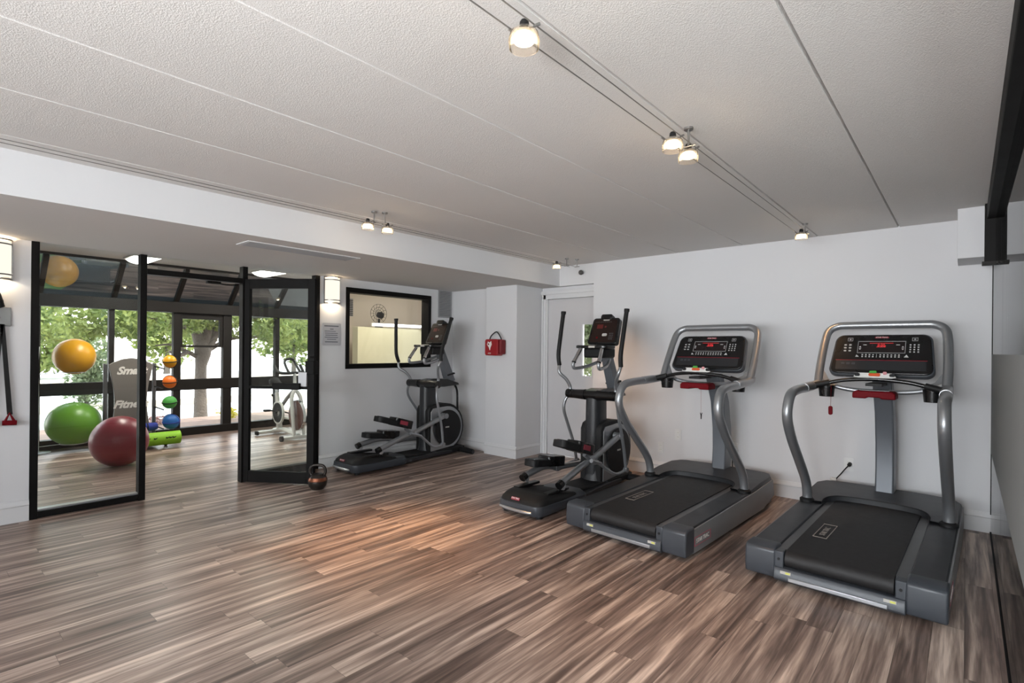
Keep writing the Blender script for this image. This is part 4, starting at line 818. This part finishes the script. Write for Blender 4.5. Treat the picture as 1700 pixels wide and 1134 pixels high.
cols = [('yellow', M['yellow'], 'yellow medicine ball, topmost on the taupe tower', 1.175), ('orange', M['orange'], 'orange medicine ball, second from the top on the tower', .907), ('green', M['gball'], 'small green medicine ball, third from the top on the tower', .639), ('blue', M['bball'], 'light blue medicine ball, lowest on the tower', .385)]
for nm, m_, lab, z in cols:
    r = .103 if nm == 'blue' else .0875
    z = 1.377-(1.377-z)*1.053
    tb = thing('medicine_ball', (-8.30, 2.39+.02*(nm == 'blue'), z), lab, 'medicine ball', 'medicine balls on the accessory tower')
    obj('ball', MB().sphere((0, 0, 0), r, 32), m_, tb)
    sm = MB()
    for a in (.15, 1.7) if nm != 'green' else (.15,): 
        sm.add([(r*1.01*math.cos(q), 0, 0) for q in ()], [])
        pts = [(r*1.003*math.cos(q), r*1.003*math.sin(q)*math.cos(a), r*1.003*math.sin(q)*math.sin(a)) for q in [2*PI*k/32 for k in range(33)]]
        sm.tube([Matrix.Rotation(.9, 3, 'Z') @ Vector(p_) for p_ in pts], .007, 6)
    obj('seam_band', sm, M['rubber'] if nm != 'blue' else M['towel'], tb)
t = thing('foam_roller', (-8.22, 2.22, .125), 'lime green foam roller lying across the base of the taupe tower', 'foam roller'); obj('roller_body', MB().cyl((0, -.29, 0), (0, .27, 0), .088, 32), M['roller'], t); tx = MB()
for k, y in enumerate((-.12, -.04, .10, .14, .18)): tx.prism([(y-.02, -.01), (y+.02, .015), (y+.03, .03), (y, .02), (y-.015, .03)], .084, .0875, 'x')
obj('printed_marks', tx, M['rubber'], t)
bl2 = MB().tube([(-8.33, 1.96, .275), (-8.32, 2.06, .28), (-8.315, 2.18, .285), (-8.32, 2.245, .29)], [.05, .058, .055, .045], 14, smooth=4); bo = obj('rolled_towel', bl2, M['towel']); tag(bo, 'dark blue rolled cloth lying between the tower and the blue ball', 'towel')
obj('towel_tie', MB().lathe([(.057, -.008), (.060, 0), (.057, .008)], (-8.317, 2.13, .283), 20, 'y'), M['rubber'], bo)
# spin bike
t = thing('spin_bike', (-7.9, 3.84, 0), 'white indoor cycling bike seen through the folded glass door', 'exercise bike', None, 0)
def bp(nm, mb, m_, **k): return obj(nm, mb, m_, t, **k)
bp('rear_stabilizer', MB().box(-.44, -.36, -.26, .22, .02, .065), M['bike'], bevel=.01); bp('stabilizer_cap', MB().box(-.45, -.35, -.285, -.255, .01, .07), M['rubber'], bevel=.008)
bp('front_stabilizer', MB().box(.34, .42, -.24, .24, .02, .065), M['bike'], bevel=.01); bp('front_wheel', MB().cyl((.38, -.27, .04), (.38, -.235, .04), .04, 18), M['rubber']); bp('front_wheel', MB().cyl((.38, .235, .04), (.38, .27, .04), .04, 18), M['rubber'])
bp('base_beam', MB().tube([(-.40, 0, .06), (-.1, 0, .10), (.2, 0, .08), (.38, 0, .06)], .035, 12, smooth=4), M['bike'])
bp('seat_tube', MB().tube([(-.22, 0, .10), (-.28, 0, .45), (-.32, 0, .66)], [.045, .035, .028], 14), M['bike']); bp('seat_post', MB().tube([(-.32, 0, .62), (-.345, 0, .79)], .018, 12), M['chrome']); bp('saddle', MB().tube([(-.46, 0, .82), (-.38, 0, .825), (-.28, 0, .81), (-.18, 0, .80)], [.07, .075, .04, .02], 14, smooth=4), M['rubber']); bp('adjust_knob', MB().sphere((-.33, -.06, .62), .022, 14), M['rubber'])
bp('diagonal_tube', MB().tube([(-.26, 0, .38), (.0, 0, .58), (.25, 0, .74)], .028, 12), mat('bike_grey', (.30, .30, .31), .35)); bp('lower_tube', MB().tube([(-.22, 0, .28), (.30, 0, .30)], .022, 12), M['bike'])
for y in (-.075, .075): bp('fork', MB().tube([(.40, y, .07), (.36, y, .35), (.30, y*.9, .62), (.27, 0, .74)], [.022, .03, .028, .025], 12, smooth=4), M['bike'])
bp('flywheel', MB().lathe([(.02, -.022), (.22, -.022), (.225, 0), (.22, .022), (.02, .022)], (.34, 0, .36), 48, 'y'), M['brown']); bp('flywheel_rim', MB().lathe([(.222, -.02), (.230, -.02), (.230, .02), (.222, .02)], (.34, 0, .36), 48, 'y'), M['chrome'])
bp('crank_ring', MB().lathe([(.06, -.055), (.15, -.055), (.155, -.04), (.15, -.03)], (-.17, 0, .36), 40, 'y'), M['rubber']); bp('chain_guard', MB().lathe([(.155, -.06), (.178, -.06), (.178, -.03), (.155, -.03)], (-.17, 0, .36), 40, 'y'), M['bike'])
bp('crank_arm', MB().tube([(-.17, -.07, .36), (-.28, -.085, .38), (-.33, -.09, .385)], .012, 8), M['rubber']); bp('crank_arm', MB().tube([(-.17, .05, .36), (-.02, .07, .35)], .012, 8), M['rubber'])
bp('pedal', MB().box(-.38, -.30, -.19, -.10, .37, .40), M['rubber'], bevel=.005); bp('pedal', MB().box(-.04, .04, .08, .16, .335, .365), M['rubber'], bevel=.005)
bp('stem', MB().tube([(.27, 0, .72), (.25, 0, .98)], [.03, .022], 12), M['bike'])
bp('handlebar', MB().tube([(.02, -.20, 1.10), (.14, -.19, 1.0), (.24, -.12, .985), (.25, 0, .99), (.24, .12, .985), (.14, .19, 1.0), (.02, .20, 1.10)], .022, 10, smooth=4), M['rubber']); bp('aero_bar', MB().tube([(.26, -.09, .99), (.14, -.085, 1.09), (.08, -.07, 1.17), (.10, 0, 1.20), (.08, .07, 1.17), (.14, .085, 1.09), (.26, .09, .99)], .019, 10, smooth=4), M['rubber'])
bp('adjust_knob', MB().sphere((.29, -.05, .68), .02, 12), M['rubber'])

# ------------------------------------------------------------------ outdoors
struct('ground', MB().box(-60, -9.2, -40, 60, -.14, -.03), M['pave'])['kind'] = 'structure'
struct('planting_bed', MB().box(-11.2, -9.25, -4, 12, -.05, .01), M['soil']); struct('kerb', MB().box(-14.3, -14.1, -20, 30, -.03, .12), M['kerb']); struct('kerb', MB().box(-24.3, -24.0, -30, 50, -.03, .14), M['kerb'])
rng = np.random.default_rng(5)
def leaves(blobs, n, size):
    """blobs: (cx,cy,cz,rx,ry,rz); leaf quads scattered through ellipsoid shells"""
    mb = MB(); w_ = np.array([b_[3]*b_[4]*b_[5] for b_ in blobs])**.67; w_ /= w_.sum()
    idx = rng.choice(len(blobs), n, p=w_)
    for i in idx:
        b_ = blobs[i]; d = rng.normal(size=3); d /= np.linalg.norm(d); rr = rng.uniform(.45, 1.05)**.5
        c_ = np.array(b_[:3])+d*np.array(b_[3:])*rr
        a = rng.normal(size=3); a /= np.linalg.norm(a); q = np.cross(a, rng.normal(size=3)); q /= np.linalg.norm(q)
        s = size*rng.uniform(.6, 1.3); k = len(mb.v)
        mb.v += [tuple(c_-a*s), tuple(c_+q*s*.45), tuple(c_+a*s), tuple(c_-q*s*.45)]; mb.f.append((k, k+1, k+2, k+3)); mb.mi.append(0)
    return mb
def fobj(name, mb, m_, parent): 
    me = bpy.data.meshes.new(name); me.from_pydata(mb.v, [], mb.f); me.materials.append(m_); o = bpy.data.objects.new(name, me); COL.objects.link(o); o.parent = parent; return o
t = thing('tree', (-11.35, 3.80, -.02), 'broad tree with thick forked trunk just outside the studio windows', 'tree')
obj('trunk', MB().tube([(0, 0, 0), (.01, -.01, .5), (-.01, 0, 1.0), (.02, .02, 1.30), (.0, -.08, 1.7), (-.1, -.25, 2.2)], [.125, .105, .10, .15, .11, .08], 18, smooth=4).tube([(0, .02, 1.25), (.05, .22, 1.65), (.1, .5, 2.3)], [.13, .09, .06], 14, smooth=4).tube([(0, .0, 1.2), (.1, .08, 1.7), (.2, .12, 2.4)], [.10, .08, .05], 12), M['bark'], t)
br = MB()
for pts in ([(0, -.05, 1.18), (.1, -.30, 1.30), (.15, -.55, 1.42), (.1, -.8, 1.40)], [(.1, -.28, 1.29), (.2, -.45, 1.22), (.25, -.62, 1.30)], [(0, .1, 1.3), (.1, .5, 1.55), (.2, 1.0, 1.6)], [(0, 0, 1.6), (.3, -.5, 1.8), (.5, -1.0, 1.9)], [(.05, .3, 1.7), (.4, .9, 2.0), (.6, 1.6, 2.1)]): br.tube(pts, [.05, .035, .025, .012][:len(pts)], 8, smooth=4)
obj('branch', br, M['bark'], t)
bl = []
for i in range(80):
    a = rng.uniform(0, 2*PI); r = rng.uniform(.3, 2.6); z = rng.uniform(1.75, 3.6); bl.append((r*math.cos(a)*.8, r*math.sin(a), z, .38, .45, .3))
for i in range(26): bl.append((rng.uniform(-.3, 1.0), rng.uniform(-2.2, 2.6), rng.uniform(1.55, 1.95), .3, .4, .18))
fobj('foliage', leaves(bl, 26000, .055), M['leaf'], t)
def shrub(name, loc, r, h, n, m_, label, grp, cat='shrub', size=.05):
    t = thing(name, loc, label, cat, grp); bl = []
    for i in range(14): a = rng.uniform(0, 2*PI); q = rng.uniform(0, .7)*r; bl.append((q*math.cos(a), q*math.sin(a), h*rng.uniform(.25, .8), r*.42, r*.42, h*.24))
    fobj('foliage', leaves(bl, n, size), m_, t); obj('stem', MB().tube([(0, 0, 0), (.02, 0, h*.5)], [.03*max(1, h), .015], 8), M['bark'], t)
shrub('shrub', (-10.4, 3.93, 0), .22, .26, 900, M['leafy'], 'low yellow-leaved shrub right of the tree trunk outside', 'low plants below the windows', size=.02)
shrub('shrub', (-10.6, 2.85, 0), .2, .16, 500, mat('mauve_leaf', (.36, .22, .20), .8), 'low mauve plant left of the tree trunk outside', 'low plants below the windows', size=.02)
shrub('shrub', (-12.6, 2.25, 0), .5, 1.5, 2600, M['leaf2'], 'pale green shrub behind the yellow medicine ball outside', None)
far = [(-29, -6.5, 2.6, 4.6, 'leftmost'), (-30, -1.8, 2.7, 4.0, 'second from the left'), (-29, 3.0, 2.8, 4.8, 'third from the left'), (-30, 8.5, 3.0, 5.2, 'fourth from the left'), (-28, 14, 2.9, 4.6, 'second from the right'), (-29, 20, 3.2, 5.0, 'rightmost')]
for x, y, r, h, lab in far: shrub('distant_tree', (x, y, 0), r, h, 5200, M['leaf2'] if y < 2 else M['leaf'], 'hazy green tree across the road, '+lab+' of the row outside', 'trees across the road', 'tree', .17)
for k, y in enumerate(range(-14, 34, 4)): pass
shrub('hedge', (-4.75, 7.1, 0), 1.5, 2.6, 12000, M['leaf2'], 'pale green hedge glimpsed through the narrow pane of the white door', None, 'hedge', .06)
shrub('roadside_bush', (-25.5, 16, 0), 2.2, 1.3, 3000, M['leaf2'], 'long low bush beyond the road, seen through the folded door', None, 'shrub', .1)
